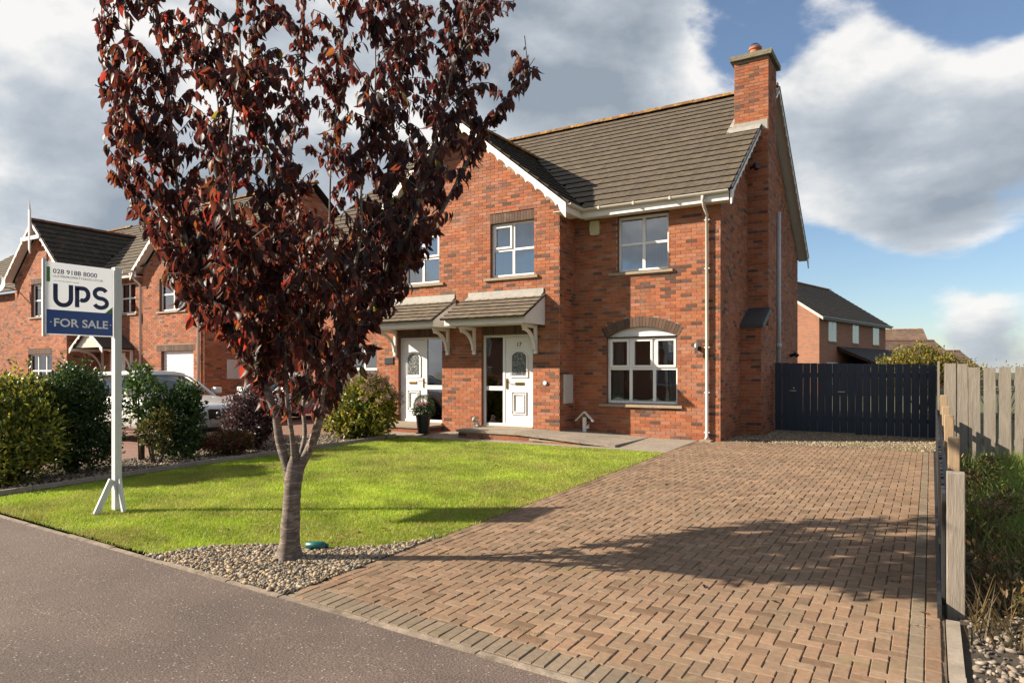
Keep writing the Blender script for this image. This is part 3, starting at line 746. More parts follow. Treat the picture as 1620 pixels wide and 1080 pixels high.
    # lead valley
    a = Vector((XG + .28, ye + .02, ze + .07)); b = Vector((XC + .03, 17.02, za + .07)); d = (b - a); side = Vector((1, -.9, 0)).normalized()
    mb = MB(); mb.quad(a - side * .02, a + side * .10 + Vector((0, 0, -.05)), b + side * .10 + Vector((0, 0, -.05)), b - side * .02); mb.quad(a - side * .02, b - side * .02, b - side * .12 + Vector((0, 0, .03)), a - side * .12 + Vector((0, 0, .03))); mb.build('valley', 'lead', house)
    # --- bargeboards of the front gable, with soffits
    for sgn in (1, -1):
        X = lambda x: x if sgn == 1 else mx(x)
        scallop_board(house, (XC, gy, za + .01), (X(XG + .32), gy, ze - .01), n=12, depth=.15, thick_dir=(0, -1, 0), amp=.085)
        mb = MB(); off = -.03
        mb.quad((X(XG + .30), gy, ze + off), (XC, gy, za + off), (XC, YP, za + off), (X(XG + .30), YP, ze + off)); mb.build('soffit', 'white_paint', house)
        mb = MB(); mb.box((min(X(XG + .30), X(XG)), gy, ze - .18), (max(X(XG + .30), X(XG)), ye, ze - .168)); mb.build('soffit', 'white_paint', house)
        mb = MB(); x0, x1 = sorted((X(XG + .27), X(XG + .31))); mb.box((x0, gy, ze - .20), (x1, ye + .02, ze - .0)); mb.build('fascia', 'white_paint', house)
        x0, x1 = sorted((X(XG + .27), X(-3.43))); mb = MB(); mb.box((x0 + .045, ye - .012, ze - .20), (x1, ye + .02, ze - .002)); mb.build('fascia', 'white_paint', house)
        mb = MB(); mb.box((x0, ye + .02, ze - .185), (x1, YR, ze - .172)); mb.build('soffit', 'white_paint', house)
        gutter(house, (X(-6.60), ye - .07, ze - .01), (X(-3.42), ye - .07, ze - .01)) if sgn == 1 else gutter(house, (X(-3.42), ye - .07, ze - .01), (X(-6.60), ye - .07, ze - .01))
        gutter(house, (X(XG + .365), gy + .02, ze - .01), (X(XG + .365), ye - .06, ze - .01)) if sgn == 1 else gutter(house, (X(XG + .365), ye - .06, ze - .01), (X(XG + .365), gy + .02, ze - .01))
    # verge bargeboards of the right gable end
    ym = YR + D / 2
    bt = Vector((xr, ym, zr + .0)); bf = Vector((xr, ye, ze - .01)); bb = Vector((xr, 2 * ym - ye, ze - .01))
    scallop_board(house, bt, bf, n=19, depth=.10, thick_dir=(1, 0, 0)); scallop_board(house, bt, bb, n=19, depth=.10, thick_dir=(1, 0, 0))
    for (p, q) in ((bf, bt), (bb, bt)):
        mb = MB(); o = Vector((0, 0, -.035)); w = Vector((XR - xr - .01, 0, 0)); mb.quad(p + o, q + o, q + o + w, p + o + w); mb.build('soffit', 'white_paint', house)
        mb = MB(); u = Vector((0, 0, .055)); t = Vector((.045, 0, 0)); mb.quad(p + t, q + t, q + t + u, p + t + u); mb.quad(p + t + u, q + t + u, q + u - t, p + u - t); mb.build('verge_strip', 'lead_dark', house)
    # --- chimney
    ch = empty('chimney', (0, 0, 0)); put(ch, house)
    B, K = [], []
    y0, y1, xo = 16.58, 17.50, -3.21
    panel(B, K, (-3.98, y0), (1, 0), (0, -1), .77, 6.9, lambda s: 8.75); panel(B, K, (XR, y0), (1, 0), (0, -1), xo - XR, 2.4, lambda s: 6.9)
    panel(B, K, (xo, y0), (0, 1), (1, 0), y1 - y0, 2.4, lambda s: 8.75); panel(B, K, (-3.98, y1), (0, -1), (-1, 0), y1 - y0, 7.0, lambda s: 8.75)
    panel(B, K, (xo, y1), (-1, 0), (0, 1), .77, 7.0, lambda s: 8.75)
    panel(B, K, (XR, 15.83), (1, 0), (0, -1), xo - XR - .004, -.1, lambda s: 2.48); panel(B, K, (xo - .004, 15.83), (0, 1), (1, 0), 1.62, -.1, lambda s: 2.48)
    make_wall('stack', ch, B, K)
    mb = MB(); mb.prism([(XR, 15.76, 2.42), (XR, 15.76, 2.50), (XR, y0, 2.92), (XR, y0, 2.78), (XR, 15.9, 2.42)], (xo - XR + .05, 0, 0)); mb.build('weathering', 'slate', ch)
    mb = MB(); mb.box((-4.07, 16.48, 8.75), (-3.12, 17.60, 8.80)); mb.prism([(-4.07, 16.48, 8.80), (-3.12, 16.48, 8.80), (-3.12, 17.60, 8.80), (-4.07, 17.60, 8.80)], (0, 0, .07)); mb.build('cap', 'cap', ch, bevel=.012)
    mb = MB(); mb.tube([(-3.6, 17.04, 8.86), (-3.6, 17.04, 8.95), (-3.6, 17.04, 9.14), (-3.6, 17.04, 9.145), (-3.6, 17.04, 9.20), (-3.6, 17.04, 9.2001), (-3.6, 17.04, 9.05)], [.145, .135, .128, .15, .15, .115, .11], 18); pot = mb.build('chimney_pot', 'terracotta', ch, smooth=False)
    mb = MB()
    for k in range(4):
        a = math.pi * k / 4
        mb.tube([(-3.6 + math.cos(a) * .12 * math.cos(t), 17.04 + math.sin(a) * .12 * math.cos(t), 9.19 + .12 * math.sin(t)) for t in [math.pi * i / 8 for i in range(9)]], .005, 5)
    mb.build('wire_cowl', 'black_metal', pot)
    # lead flashing round the stack
    mb = MB(); zf = ze + RS * (y0 - ye)
    mb.box((-4.0, y0 - .012, zf - .06), (xo - .02, y0 - .007, zf + .17)); mb.quad((-4.12, y0 - .22, zf - .165 + .075), (xo - .16, y0 - .22, zf - .165 + .075), (xo - .16, y0 - .008, zf + .075), (-4.12, y0 - .008, zf + .075))
    mb.quad((-4.13, y0 - .1, zf + .0), (-3.985, y0 - .1, zf + .0), (-3.985, y1, zf + RS * (y1 - y0) + .09), (-4.13, y1, zf + RS * (y1 - y0) + .09)); mb.build('flashing', 'lead_pale', ch)
    # --- pipes and fittings
    downpipe(house, [(-3.93, ye - .07, ze - .07), (-3.93, ye - .07, ze - .14), (-3.93, ye + .02, ze - .26), (-3.93, YR - .06, ze - .40), (-3.93, YR - .06, .10), (-3.93, YR - .12, .05)], clips=[(-3.93, YR - .06, z) for z in (4.55, 3.55, 1.93, 1.0, .18)])
    mb = MB(); mb.box((-4.05, YR - .24, -.02), (-3.80, YR - .01, .035)); mb.build('drain', 'concrete', house, bevel=.01)
    mb = MB(); mb.tube([(-3.53, 19.6, .1), (-3.53, 19.6, 5.75)], .06, 14); sp = mb.build('soil_pipe', 'grey_pipe', house, smooth=True)
    mb = MB(); mb.tube([(-3.53, 19.6, 2.05), (-3.53, 19.6, 2.2)], .075, 14); mb.tube([(-3.53, 19.6, 2.12), (-3.67, 19.75, 2.18)], .05, 10); mb.build('pipe_joint', 'grey_pipe', sp, smooth=True)
    mb = MB(); x = XR + .012; mb.box((x - .09, 19.70, 2.92), (x - .05, 20.36, 4.3)); w = mb.build('side_window', 'white', house)
    mb = MB(); mb.box((x - .05, 19.76, 3.0), (x - .045, 20.30, 4.24)); mb.build('pane', 'dark', w)
    mb = MB(); mb.box((XR - .05, 19.6, 2.83), (XR + .06, 20.46, 2.9)); mb.build('sill', 'sill', w)
    mb = MB(); mb.box((XG + .001, 13.50, .72), (XG + .05, 13.93, 1.37)); mbx = mb.build('meter_box', 'meter', house, bevel=.012)
    mb = MB(); mb.box((XG + .05, 13.54, .76), (XG + .056, 13.89, 1.33)); mb.build('cover', 'meter', mbx, bevel=.003)
    mb = MB(); mb.prism([(-6.56 + .0, YR - .07, 4.50), (-6.36, YR - .07, 4.50), (-6.335, YR - .07, 4.66), (-6.36, YR - .07, 4.82), (-6.56, YR - .07, 4.82), (-6.585, YR - .07, 4.66)][::-1], (0, .068, 0)); mb.build('alarm_box', 'cream_alarm', house, bevel=.012)
    mb = MB(); mb.tube([(-4.14, YR - .11, 1.80), (-4.14, YR - .11, 2.05)], .033, 12); wl = mb.build('wall_light', 'steel', house, smooth=True)
    mb = MB(); mb.box((-4.115, YR - .10, 1.86), (-4.06, YR - .006, 1.95)); mb.build('bracket', 'black_metal', wl)
    mb = MB(); mb.tube([(-3.64, 22.0, 1.9), (-3.5, 22.0, 1.95)], .05, 8); mb.tube([(-3.5, 22.0, 1.98), (-3.42, 21.95, 1.90)], .06, 8); mb.build('security_light', 'dark', house)
    mb = MB(); mb.tube([(-3.58, 16.42, 7.0 - .85), (-3.45, 16.35, 7.0 - .82)], .035, 8); mb.tube([(-3.45, 16.35, 6.22), (-3.42, 16.32, 6.08)], .055, 8); mb.build('security_camera', 'dark', house)
    # --- windows
    w = window(house, -5.93, -4.76, 3.63, 4.84, YR, (.5,), (.5,), sashes=(), net=True, curtain_w=.16); sill(w, -6.12, -4.66, 3.63, YR)
    w = window(house, -6.19, -4.57, .73, 2.20, YR, (.333, .667), (.52,), sashes=((0, 1), (1, 1), (2, 1)), curtain_w=.30); sill(w, -6.36, -4.46, .73, YR)
    mb = MB(); n = 20; c = XG + ac
    pts = [(-6.19, YR + .088, 2.17), (-4.57, YR + .088, 2.17)]; an = math.asin(.81 / aR)
    for k in range(n + 1):
        a = an - 2 * an * k / n; pts.append((c + aR * math.sin(a), YR + .088, acz + aR * math.cos(a)))
    mb.prism(pts[::-1], (0, .06, 0)); mb.build('head_panel', 'white', w)
    mb = MB()
    for k in range(n):
        a, b = an - 2 * an * k / n, an - 2 * an * (k + 1) / n
        P = lambda t, y: (c + aR * math.sin(t), y, acz + aR * math.cos(t)); mb.quad(P(a, YR), P(b, YR), P(b, YR + .15), P(a, YR + .15))
    mb.build('reveal', 'brick_plain', w)
    mb = MB(); nv = 25; an2 = an * 1.035
    for k in range(nv):
        a, b = an2 - 2 * an2 * (k + .06) / nv, an2 - 2 * an2 * (k + .94) / nv; br = random.uniform(.75, 1.25); cc = tuple(v * br for v in (.125, .078, .056)); yy = YR - .008 - random.uniform(0, .002)
        Q = lambda t, r, y: Vector((c + r * math.sin(t), y, acz + r * math.cos(t)))
        mb.prism([Q(b, aR + .004, YR), Q(a, aR + .004, YR), Q(a, aR + .215, YR), Q(b, aR + .215, YR)], (0, yy - YR, 0), cc)
    for k in range(nv):
        a, b = an2 - 2 * an2 * k / nv, an2 - 2 * an2 * (k + 1) / nv; mb.quad(Q(a, aR, YR - .001), Q(b, aR, YR - .001), Q(b, aR + .222, YR - .001), Q(a, aR + .222, YR - .001), (.36, .28, .23))
    mb.build('brick_arch', 'brick', house)
    w = window(house, -8.79, -7.61, 3.62, 4.87, YP, (.5,), (.5,), sashes=((0, 1),), net=True, curtain_w=.16); sill(w, -8.94, -7.50, 3.62, YP); soldier(w, -8.79, -7.61, 4.87, YP)
    w = window(house, -11.42, -10.29, 3.62, 4.87, YP, (.5,), (.5,), sashes=((1, 1),), net=True, curtain_w=.16); sill(w, -11.58, -10.14, 3.62, YP); soldier(w, -11.42, -10.29, 4.87, YP)
    w = window(house, mx(-4.76), mx(-5.93), 3.63, 4.84, YR, (.5,), (.5,)); sill(w, mx(-4.66), mx(-6.12), 3.63, YR)
    w = window(house, mx(-4.57), mx(-6.19), .73, 2.20, YR, (.333, .667), (.52,)); sill(w, mx(-4.46), mx(-6.36), .73, YR)
    # --- doors
    def door(x0, x1, flip, number):
        F = (lambda x: x) if not flip else (lambda x: x0 + x1 - x)
        z0, z1 = .17, 2.285; y = YP + .085
        d = empty('front_door', ((x0 + x1) / 2, YP, z0)); d.parent = house; d.location = Vector(((x0 + x1) / 2, YP, z0)) - origin(house)
        def B_(mb, a, b, c, e, f, g): mb.box((min(F(a), F(b)), f, c), (max(F(a), F(b)), g, e))
        fw = .055; xm = x0 + .59
        mb = MB(); B_(mb, x0, x0 + fw, z0, z1, y, y + .06); B_(mb, x1 - fw, x1, z0, z1, y, y + .06); B_(mb, x0 + fw, x1 - fw, z1 - fw, z1, y + .001, y + .059); B_(mb, x0 + fw, x1 - fw, z0, z0 + .06, y - .001, y + .059)
        B_(mb, xm - .05, xm + .02, z0 + .06, z1 - fw, y + .002, y + .058); B_(mb, x0 + fw, xm - .05, z0 + .82, z0 + .92, y + .003, y + .057); mb.build('frame', 'white', d, bevel=.005)
        for (c, e) in ((z0 + .06, z0 + .82), (z0 + .92, z1 - fw)):
            mb = MB(); a, b = sorted((F(x0 + fw), F(xm - .05))); mb.quad((a, y + .03, c), (b, y + .03, c), (b, y + .03, e), (a, y + .03, e)); mb.build('pane', 'glass', d)
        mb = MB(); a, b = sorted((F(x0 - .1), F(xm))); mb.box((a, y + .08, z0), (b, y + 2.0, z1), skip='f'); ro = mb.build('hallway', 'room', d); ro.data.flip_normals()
        if flip:
            bl = MB(); a, b = sorted((F(x0 + fw + .01), F(xm - .06)))
            for k in range(42):
                z = z0 + .1 + k * .047; bl.quad((a, y + .05, z), (b, y + .05, z), (b, y + .068, z + .018), (a, y + .068, z + .018))
            bl.build('blind', 'blind', d)
        la, lb = xm + .025, x1 - fw - .005
        mb = MB(); B_(mb, la, lb, z0 + .06, z1 - fw - .005, y + .012, y + .055); leaf = mb.build('door_leaf', 'white', d, bevel=.006)
        cxl = (la + lb) / 2; pw = .19
        mb = MB(); h0, h1 = z0 + 1.17, z0 + 1.62; rise = .10; t = .045
        def archpts(w, base, spring, rs): 
            Rr = (w * w + rs * rs) / (2 * rs); cz = spring + rs - Rr; an = math.asin(min(1, w / Rr)); return [(cxl - w, base), (cxl + w, base)] + [(cxl + Rr * math.sin(an - 2 * an * k / 10), cz + Rr * math.cos(an - 2 * an * k / 10)) for k in range(11)]
        op, ip = archpts(pw + t, h0 - t, h1, rise + .03), archpts(pw, h0, h1, rise)
        for k in range(len(op)):
            j = (k + 1) % len(op); A, B2, C2, D2 = op[k], op[j], ip[j], ip[k]
            mb.quad((A[0], y - .012, A[1]), (B2[0], y - .012, B2[1]), (C2[0], y + .002, C2[1]), (D2[0], y + .002, D2[1])); mb.quad((A[0], y + .012, A[1]), (B2[0], y + .012, B2[1]), (B2[0], y - .012, B2[1]), (A[0], y - .012, A[1]))
        if flip:
            for i, v in enumerate(mb.v): mb.v[i] = (F(v[0]), v[1], v[2])
        fr = mb.build('glazing_frame', 'white', leaf)
        mb = MB(); mb.poly([(F(p[0]), y + .004, p[1]) for p in ip]); mb.build('glass', 'obscure', leaf)
        for (a, b, c, e) in ((cxl - .20, cxl + .20, z0 + .27, z0 + .80),):
            for q, pr in ((0, -.010), (.055, -.016)):
                mb = MB(); B_(mb, a + q, b - q, c + q, c + q + .02, y + pr, y + .012); B_(mb, a + q, b - q, e - q - .02, e - q, y + pr, y + .012); B_(mb, a + q, a + q + .02, c + q, e - q, y + pr - .001, y + .012); B_(mb, b - q - .02, b - q, c + q, e - q, y + pr - .001, y + .012); mb.build('moulding', 'white', leaf, bevel=.006)
        mb = MB(); B_(mb, cxl - .10, cxl + .14, z0 + .95, z0 + 1.02, y - .006, y + .012); mb.build('letterbox', 'brass', leaf, bevel=.006)
        mb = MB(); B_(mb, la + .02, la + .06, z0 + .86, z0 + 1.10, y - .004, y + .012); a, b = F(la + .04), F(la + .16); mb.tube([(a, y + .0, z0 + 1.03), (a, y - .05, z0 + 1.03), (b, y - .05, z0 + 1.03)], .010, 8); mb.build('handle', 'brass', leaf)
        if number:
            lettering('door_number', number, .135, leaf, Vector((cxl, y + .006, z0 + 1.84)) - origin(leaf), (R(90), 0, 0), 'dark', 'CENTER', .003)
        soldier(d, x0, x1, z1, YP)
        rv = MB(); yb = y + .06
        rv.quad((x0, YP, -.1), (x0, yb, -.1), (x0, yb, z1), (x0, YP, z1)); rv.quad((x1, yb, -.1), (x1, YP, -.1), (x1, YP, z1), (x1, yb, z1)); rv.quad((x0, YP, z1), (x0, yb, z1), (x1, yb, z1), (x1, YP, z1)); rv.build('reveal', 'brick_plain', d)
        mb = MB(); mb.box((x0, YP - .04, .135), (x1, yb, .17)); mb.build('threshold', 'sill', d)
    door(-9.04, -7.64, False, '17'); door(mx(-7.64), mx(-9.04), True, None)
    # --- door canopies
    def canopy(x0, x1):
        c = empty('door_canopy', (0, 0, 0)); put(c, house); y0 = 12.45; zb, zf, zw = 2.47, 2.63, 3.17
        mb = MB(); mb.box((x0, y0, zb), (x1, y0 + .025, zf)); mb.build('fascia', 'white_paint', c, bevel=.004)
        for x in (x0, x1 - .02):
            mb = MB(); mb.prism([(x, y0 + .026, zb), (x, YP - .008, zb), (x, YP - .008, zw - .01), (x, y0 + .026, zf - .01)], (.02, 0, 0)); mb.build('cheek', 'white_paint', c)
        mb = MB(); mb.box((x0 + .02, y0 + .025, zb + .02), (x1 - .02, YP - .008, zb + .035)); mb.build('soffit', 'white_paint', c)
        up = Vector((0, YP - y0 + .06, zw - zf)); S_ = up.length; up.normalize()
        roof_plane(c, (x0 - .03, y0 - .06, zf - .035), (1, 0, 0), up, x1 - x0 + .06, S_, gauge=.19, wid=.24, name='canopy_roof', tone=1.5)
        mb = MB(); mb.prism([(x0 + .05, YP - .012, zw - .02), (x0 + .05, YP - .16, zw - .085), (x0 + .05, YP - .16, zw - .06), (x0 + .05, YP - .03, zw + .03), (x0 + .05, YP - .02, zw + .13), (x0 + .05, YP - .008, zw + .13)], (x1 - x0 - .08, 0, 0)); mb.build('flashing', 'lead_pale', c)
        for x in (x0 + .24, x1 - .22):
            mb = MB(); mb.box((x - .03, YP - .075, 1.85), (x + .03, YP - .008, zb)); mb.box((x - .028, YP - .62, zb - .07), (x + .028, YP - .074, zb))
            pts = []
            for k in range(11):
                a = math.pi / 2 * k / 10; pts.append((YP - .09 - .50 * (1 - math.cos(a)), 1.93 + (zb - .1 - 1.93) * math.sin(a)))
            for (ya, za_), (yb_, zb_) in zip(pts[:-1], pts[1:]):
                n = Vector((0, -(zb_ - za_), (yb_ - ya))).normalized() * .032
                mb.prism([(x - .026, ya - n.y, za_ - n.z), (x - .026, yb_ - n.y, zb_ - n.z), (x - .026, yb_ + n.y, zb_ + n.z), (x - .026, ya + n.y, za_ + n.z)], (.052, 0, 0))
            mb.box((x - .036, YP - .085, 1.83), (x + .036, YP - .008, 1.90)); mb.build('bracket', 'white_paint', c)
    canopy(-9.46, -7.33); canopy(mx(-7.33), mx(-9.46))
    # bell push and neighbour's number plate
    mb = MB(); mb.tube([(-7.32, YP - .007, 1.18), (-7.32, YP - .04, 1.18)], .045, 14); mb.build('door_bell', 'white', house)
    mb = MB(); mb.box((-12.05, YP - .03, 1.62), (-11.75, YP - .007, 1.80)); mb.build('number_plaque', 'dark', house, bevel=.006)
M['lead_dark'] = mat('verge_strip_dark', (.05, .05, .052), .7)
M['lead_pale'] = mat('lead_pale', (.36, .345, .31), .65, var=.18, var_scale=7, spots=[((.30, .25, .10), 7, .6, .72, .4)])
M['slate'] = mat('slate', (.05, .055, .062), .6, var=.2, var_scale=9)
M['grey_pipe'] = mat('grey_white_pipe', (.58, .56, .56), .45, var=.05, var_scale=3)
M['meter'] = mat('meter_box_white', (.66, .63, .59), .5, var=.06, var_scale=5)
M['cream_alarm'] = mat('alarm_cream', (.66, .60, .34), .5)
build_house()

# --- ramp and steps at the doors
def ramp():
    r = empty('door_ramp', (-8.0, 12.8, 0), 'pale concrete ramp with brick edge rising to the front door numbered 17', 'ramp')
    xs = [(-9.0, .150), (-8.2, .150), (-7.45, .148), (-6.7, .105), (-5.95, .055), (-5.2, .012)]
    for (xa, za), (xb, zb) in zip(xs[:-1], xs[1:]):
        mb = MB(); f = 12.28; t = .05; g = .004
        mb.prism([(xa + g, f, za - t), (xb - g, f, zb - t), (xb - g, f, zb), (xa + g, f, za)], (0, YP - f - .012 if xb < -6.9 else YR - f - .012, 0)); mb.build('slab', 'concrete', r, bevel=.006)
    B, K = [], []
    panel(B, K, (-8.96, 12.32), (1, 0), (0, -1), 3.0, -.09, lambda s: .098 - max(0, (s - 1.5)) * .065, tone=.75)
    panel(B, K, (-8.96, 13.34), (0, -1), (-1, 0), 1.02, -.09, lambda s: .098, tone=.75)
    make_wall('brick_edge', r, B, K)
    s = empty('door_step', (-10.9, 13.0, 0), 'concrete step with brick riser below the door with the blind', 'step')
    mb = MB(); mb.box((-11.75, 12.62, .08), (-10.15, YP - .012, .135)); mb.build('slab', 'concrete', s, bevel=.006)
    B, K = [], []; panel(B, K, (-11.7, 12.66), (1, 0), (0, -1), 1.5, -.09, lambda s: .08, tone=.75); panel(B, K, (-10.2, 12.66), (0, 1), (1, 0), .66, -.09, lambda s: .08, tone=.75); make_wall('brick_riser', s, B, K)
ramp()

# ------------------------------------------------------------------ THE NEIGHBOUR'S HOUSE ON THE LEFT
def neighbour():
    h = empty('gabled_house', (-26, 13.9, 0), 'brick house with finial on its front gable and white garage door', 'house')
    Ym, Yg = 13.75, 13.05; xl, xg0, xg1, xgar, xr = -31.65, -31.65, -27.55, -24.55, -20.9
    D = 9.4; ze = 5.05; ov = .3
    B, K = [], []
    gl = xg1 - xg0; gsl = .92; zg = 5.15
    gh = [rect_hole(1.35, 2.6, 3.5, 4.85 + .215), rect_hole(1.1, 3.0, .75, 2.1 + .215)]
    panel(B, K, (xg0, Yg), (1, 0), (0, -1), gl, -.15, lambda s: zg + gsl * min(s, gl - s), gh, tone=1.05)
    panel(B, K, (xg1, Yg), (0, 1), (1, 0), 1.6, -.15, lambda s: 5.0)
    make_wall('gable_wall', h, B, K)
    B, K = [], []
    panel(B, K, (xg1, Ym + .5), (1, 0), (0, -1), xgar - xg1, -.15, lambda s: 4.9, [rect_hole(1.35, 2.45, 3.55, 4.75)], tone=1.05)
    panel(B, K, (xgar, Ym + .45), (1, 0), (0, -1), xr - xgar, -.15, lambda s: 5.1 + .85 * min(s, xr - xgar - s), [rect_hole(1.15, 3.05, -.2, 2.15 + .215), rect_hole(1.05, 2.55, 3.5, 4.75)], tone=1.05)
    make_wall('front_wall', h, B, K)
    B, K = [], []
    panel(B, K, (xr, Ym + .45), (0, 1), (1, 0), D, -.15, lambda s: 5.15 + RS * min(s, D - s))
    make_wall('side_wall', h, B, K)
    mb = MB(); mb.quad((xl, Ym + D, -.1), (xl, Yg, -.1), (xl, Yg, 5.1), (xl, Ym + D, 5.1)); mb.quad((xr, Ym + D, -.1), (xl, Ym + D, -.1), (xl, Ym + D, 5.1), (xr, Ym + D, 5.1)); mb.build('rear_wall', 'brick_plain', h)
    # roofs
    ye = Ym + .15; S = (Ym + .45 + D / 2 - ye) / rc; zr = ze + rs_ * S; xa, xb = xl - .3, xr + .28; xm = (xg0 + xg1) / 2; hw = gl / 2 + ov; za = ze + gsl * hw
    xm2 = (xgar + xr) / 2; hw2 = (xr - xgar) / 2 + .25; za2 = ze + .85 * hw2
    def keep(s, t):
        X = xa + s; z = ze + rs_ * t
        if abs(X - xm) < hw and z < za - gsl * abs(X - xm): return False
        if abs(X - xm2) < hw2 and z < za2 - .85 * abs(X - xm2): return False
        return True
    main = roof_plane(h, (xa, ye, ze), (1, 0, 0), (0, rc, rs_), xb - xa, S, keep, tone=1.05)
    ridge_run(main, (xa, ye + rc * S, zr + .07), (xb, ye + rc * S, zr + .07))
    mb = MB(); yb = 2 * (ye + rc * S) - ye; mb.quad((xb, yb, ze), (xa, yb, ze), (xa, ye + rc * S, zr), (xb, ye + rc * S, zr)); mb.build('rear_roof', 'underlay', h)
    g1 = math.atan(gsl); g2 = math.atan(.85)
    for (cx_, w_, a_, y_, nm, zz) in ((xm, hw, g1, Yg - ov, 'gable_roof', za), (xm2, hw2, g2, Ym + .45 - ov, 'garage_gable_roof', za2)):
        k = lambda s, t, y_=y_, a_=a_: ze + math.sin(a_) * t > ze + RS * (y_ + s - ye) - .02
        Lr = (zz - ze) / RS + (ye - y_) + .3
        r1 = roof_plane(h, (cx_ + w_, y_, ze), (0, 1, 0), (-math.cos(a_), 0, math.sin(a_)), Lr, w_ / math.cos(a_), k, name=nm, tone=.5)  # shaded right slope painted in: same tiles, darker colour than the left
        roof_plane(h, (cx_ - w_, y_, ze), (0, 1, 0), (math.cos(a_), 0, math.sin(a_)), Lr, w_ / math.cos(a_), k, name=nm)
        ridge_run(r1, (cx_, y_, zz + .06), (cx_, y_ + Lr - .3, zz + .06), m='ridge_red')
        for sg in (1, -1):
            scallop_board(h, (cx_, y_, zz + .01), (cx_ + sg * (w_ + .02), y_, ze - .02), n=10, depth=.12)
            mb = MB(); mb.quad((cx_ + sg * w_, y_, ze - .03), (cx_, y_, zz - .03), (cx_, y_ + ov, zz - .03), (cx_ + sg * w_, y_ + ov, ze - .03)); mb.build('soffit', 'white_paint', h)
    # finial with collar tie
    mb = MB(); mb.box((xm - .05, Yg - ov - .09, za - 1.05), (xm + .05, Yg - ov - .031, za + .45)); mb.tube([(xm, Yg - ov - .06, za + .45), (xm, Yg - ov - .06, za + .85)], [.045, .004], 8)
    mb.prism([(xm - .05, Yg - ov - .09, za - 1.05), (xm + .05, Yg - ov - .09, za - 1.05), (xm, Yg - ov - .06, za - 1.25)], (0, .05, 0)); fi = mb.build('finial', 'white_paint', h)
    mb = MB(); mb.box((xm - .72, Yg - ov - .07, za - .72), (xm + .72, Yg - ov - .032, za - .58)); mb.build('collar_tie', 'white_paint', fi)
    # gutter, pipes
    gutter(h, (xg1 + .35, ye - .02, ze + .02), (xgar - .05, ye - .02, ze + .02))
    mb = MB(); mb.box((xg1 + .3, ye + .03, ze - .18), (xgar, ye + .06, ze + .01)); mb.build('fascia', 'white_paint', h)
    mb = MB(); mb.box((xg1, ye + .06, ze - .16), (xgar, Ym + .5, ze - .145)); mb.build('soffit', 'white_paint', h)
    downpipe(h, [(xgar - .25, ye - .02, ze - .05), (xgar - .25, ye, ze - .15), (xgar - .1, Ym + .42, ze - .45), (xgar - .1, Ym + .42, .05)], r=.045)
    downpipe(h, [(xr - .22, Ym + .30, 4.95), (xr - .22, Ym + .38, 4.6), (xr - .22, Ym + .38, .05)], r=.045)
    # windows
    def win(x0, x1, z0, z1, Y, c, lint=True, **kw):
        w = window(h, x0, x1, z0, z1, Y, c, (.5,), **kw); sill(w, x0 - .14, x1 + .12, z0, Y)
        if lint: soldier(w, x0, x1, z1, Y)
    win(xg0 + 1.35, xg0 + 2.6, 3.57, 4.85, Yg, (.5,)); win(xg0 + 1.1, xg0 + 3.0, .8, 2.1, Yg, (.33, .67))
    win(xg1 + 1.35, xg1 + 2.45, 3.6, 4.75, Ym + .5, (.5,), lint=False); win(xgar + 1.05, xgar + 2.55, 3.57, 4.75, Ym + .45, (.5,), lint=False)
    # garage door
    gx0, gx1 = xgar + 1.15, xgar + 3.05; yg = Ym + .45 + .12
    gd = empty('garage_door', (0, 0, 0)); put(gd, h)
    for k in range(22):
        mb = MB(); z = -.1 + k * .1025; mb.prism([(gx0, yg, z), (gx0, yg - .014, z + .012), (gx0, yg - .014, z + .088), (gx0, yg, z + .1)][::-1], (gx1 - gx0, 0, 0)); mb.build('slat', 'white', gd)
    mb = MB(); mb.box((gx0, yg + .004, -.15), (gx1, yg + .03, 2.16)); mb.build('backing', 'dark', gd); soldier(gd, gx0 - .3, gx1 + .1, 2.15, Ym + .45)
    rv = MB(); rv.quad((gx0, Ym + .45, -.1), (gx0, yg + .03, -.1), (gx0, yg + .03, 2.15), (gx0, Ym + .45, 2.15)); rv.quad((gx1, yg + .03, -.1), (gx1, Ym + .45, -.1), (gx1, Ym + .45, 2.15), (gx1, yg + .03, 2.15)); rv.quad((gx0, Ym + .45, 2.15), (gx0, yg + .03, 2.15), (gx1, yg + .03, 2.15), (gx1, Ym + .45, 2.15)); rv.build('reveal', 'brick_plain', gd)
    # porch: little pitched canopy on curved brackets, white door behind
    px, py = -26.3, Ym + .5
    po = empty('porch', (0, 0, 0)); put(po, h); w_ = 1.15; zb = 2.28; yo = py - 1.15
    for sg in (1, -1):
        mb = MB(); mb.quad((px + sg * w_, yo, zb), (px, yo, zb + .78), (px, py, zb + .78), (px + sg * w_, py, zb)); mb.quad((px + sg * w_, yo, zb - .05), (px, yo, zb + .73), (px, py, zb + .73), (px + sg * w_, py, zb - .05)); mb.build('canopy_slope', 'tile_dark', po)
        scallop_board(po, (px, yo, zb + .78), (px + sg * w_, yo, zb), n=5, depth=.08, foot_drop=.05)
        x = px + sg * (w_ - .15); mb = MB(); mb.box((x - .04, yo, zb - .1), (x + .04, py, zb)); mb.box((x - .04, py - .08, 1.3), (x + .04, py - .007, zb - .1))
        pts = [(py - .1 - .75 * (1 - math.cos(math.pi / 2 * k / 8)), 1.4 + .75 * math.sin(math.pi / 2 * k / 8)) for k in range(9)]
        for (ya, za_), (yb_, zb_) in zip(pts[:-1], pts[1:]): mb.prism([(x - .035, ya, za_), (x - .035, yb_, zb_), (x - .035, yb_, zb_ + .08), (x - .035, ya, za_ + .08)], (.07, 0, 0))
        mb.build('bracket', 'white_paint', po)
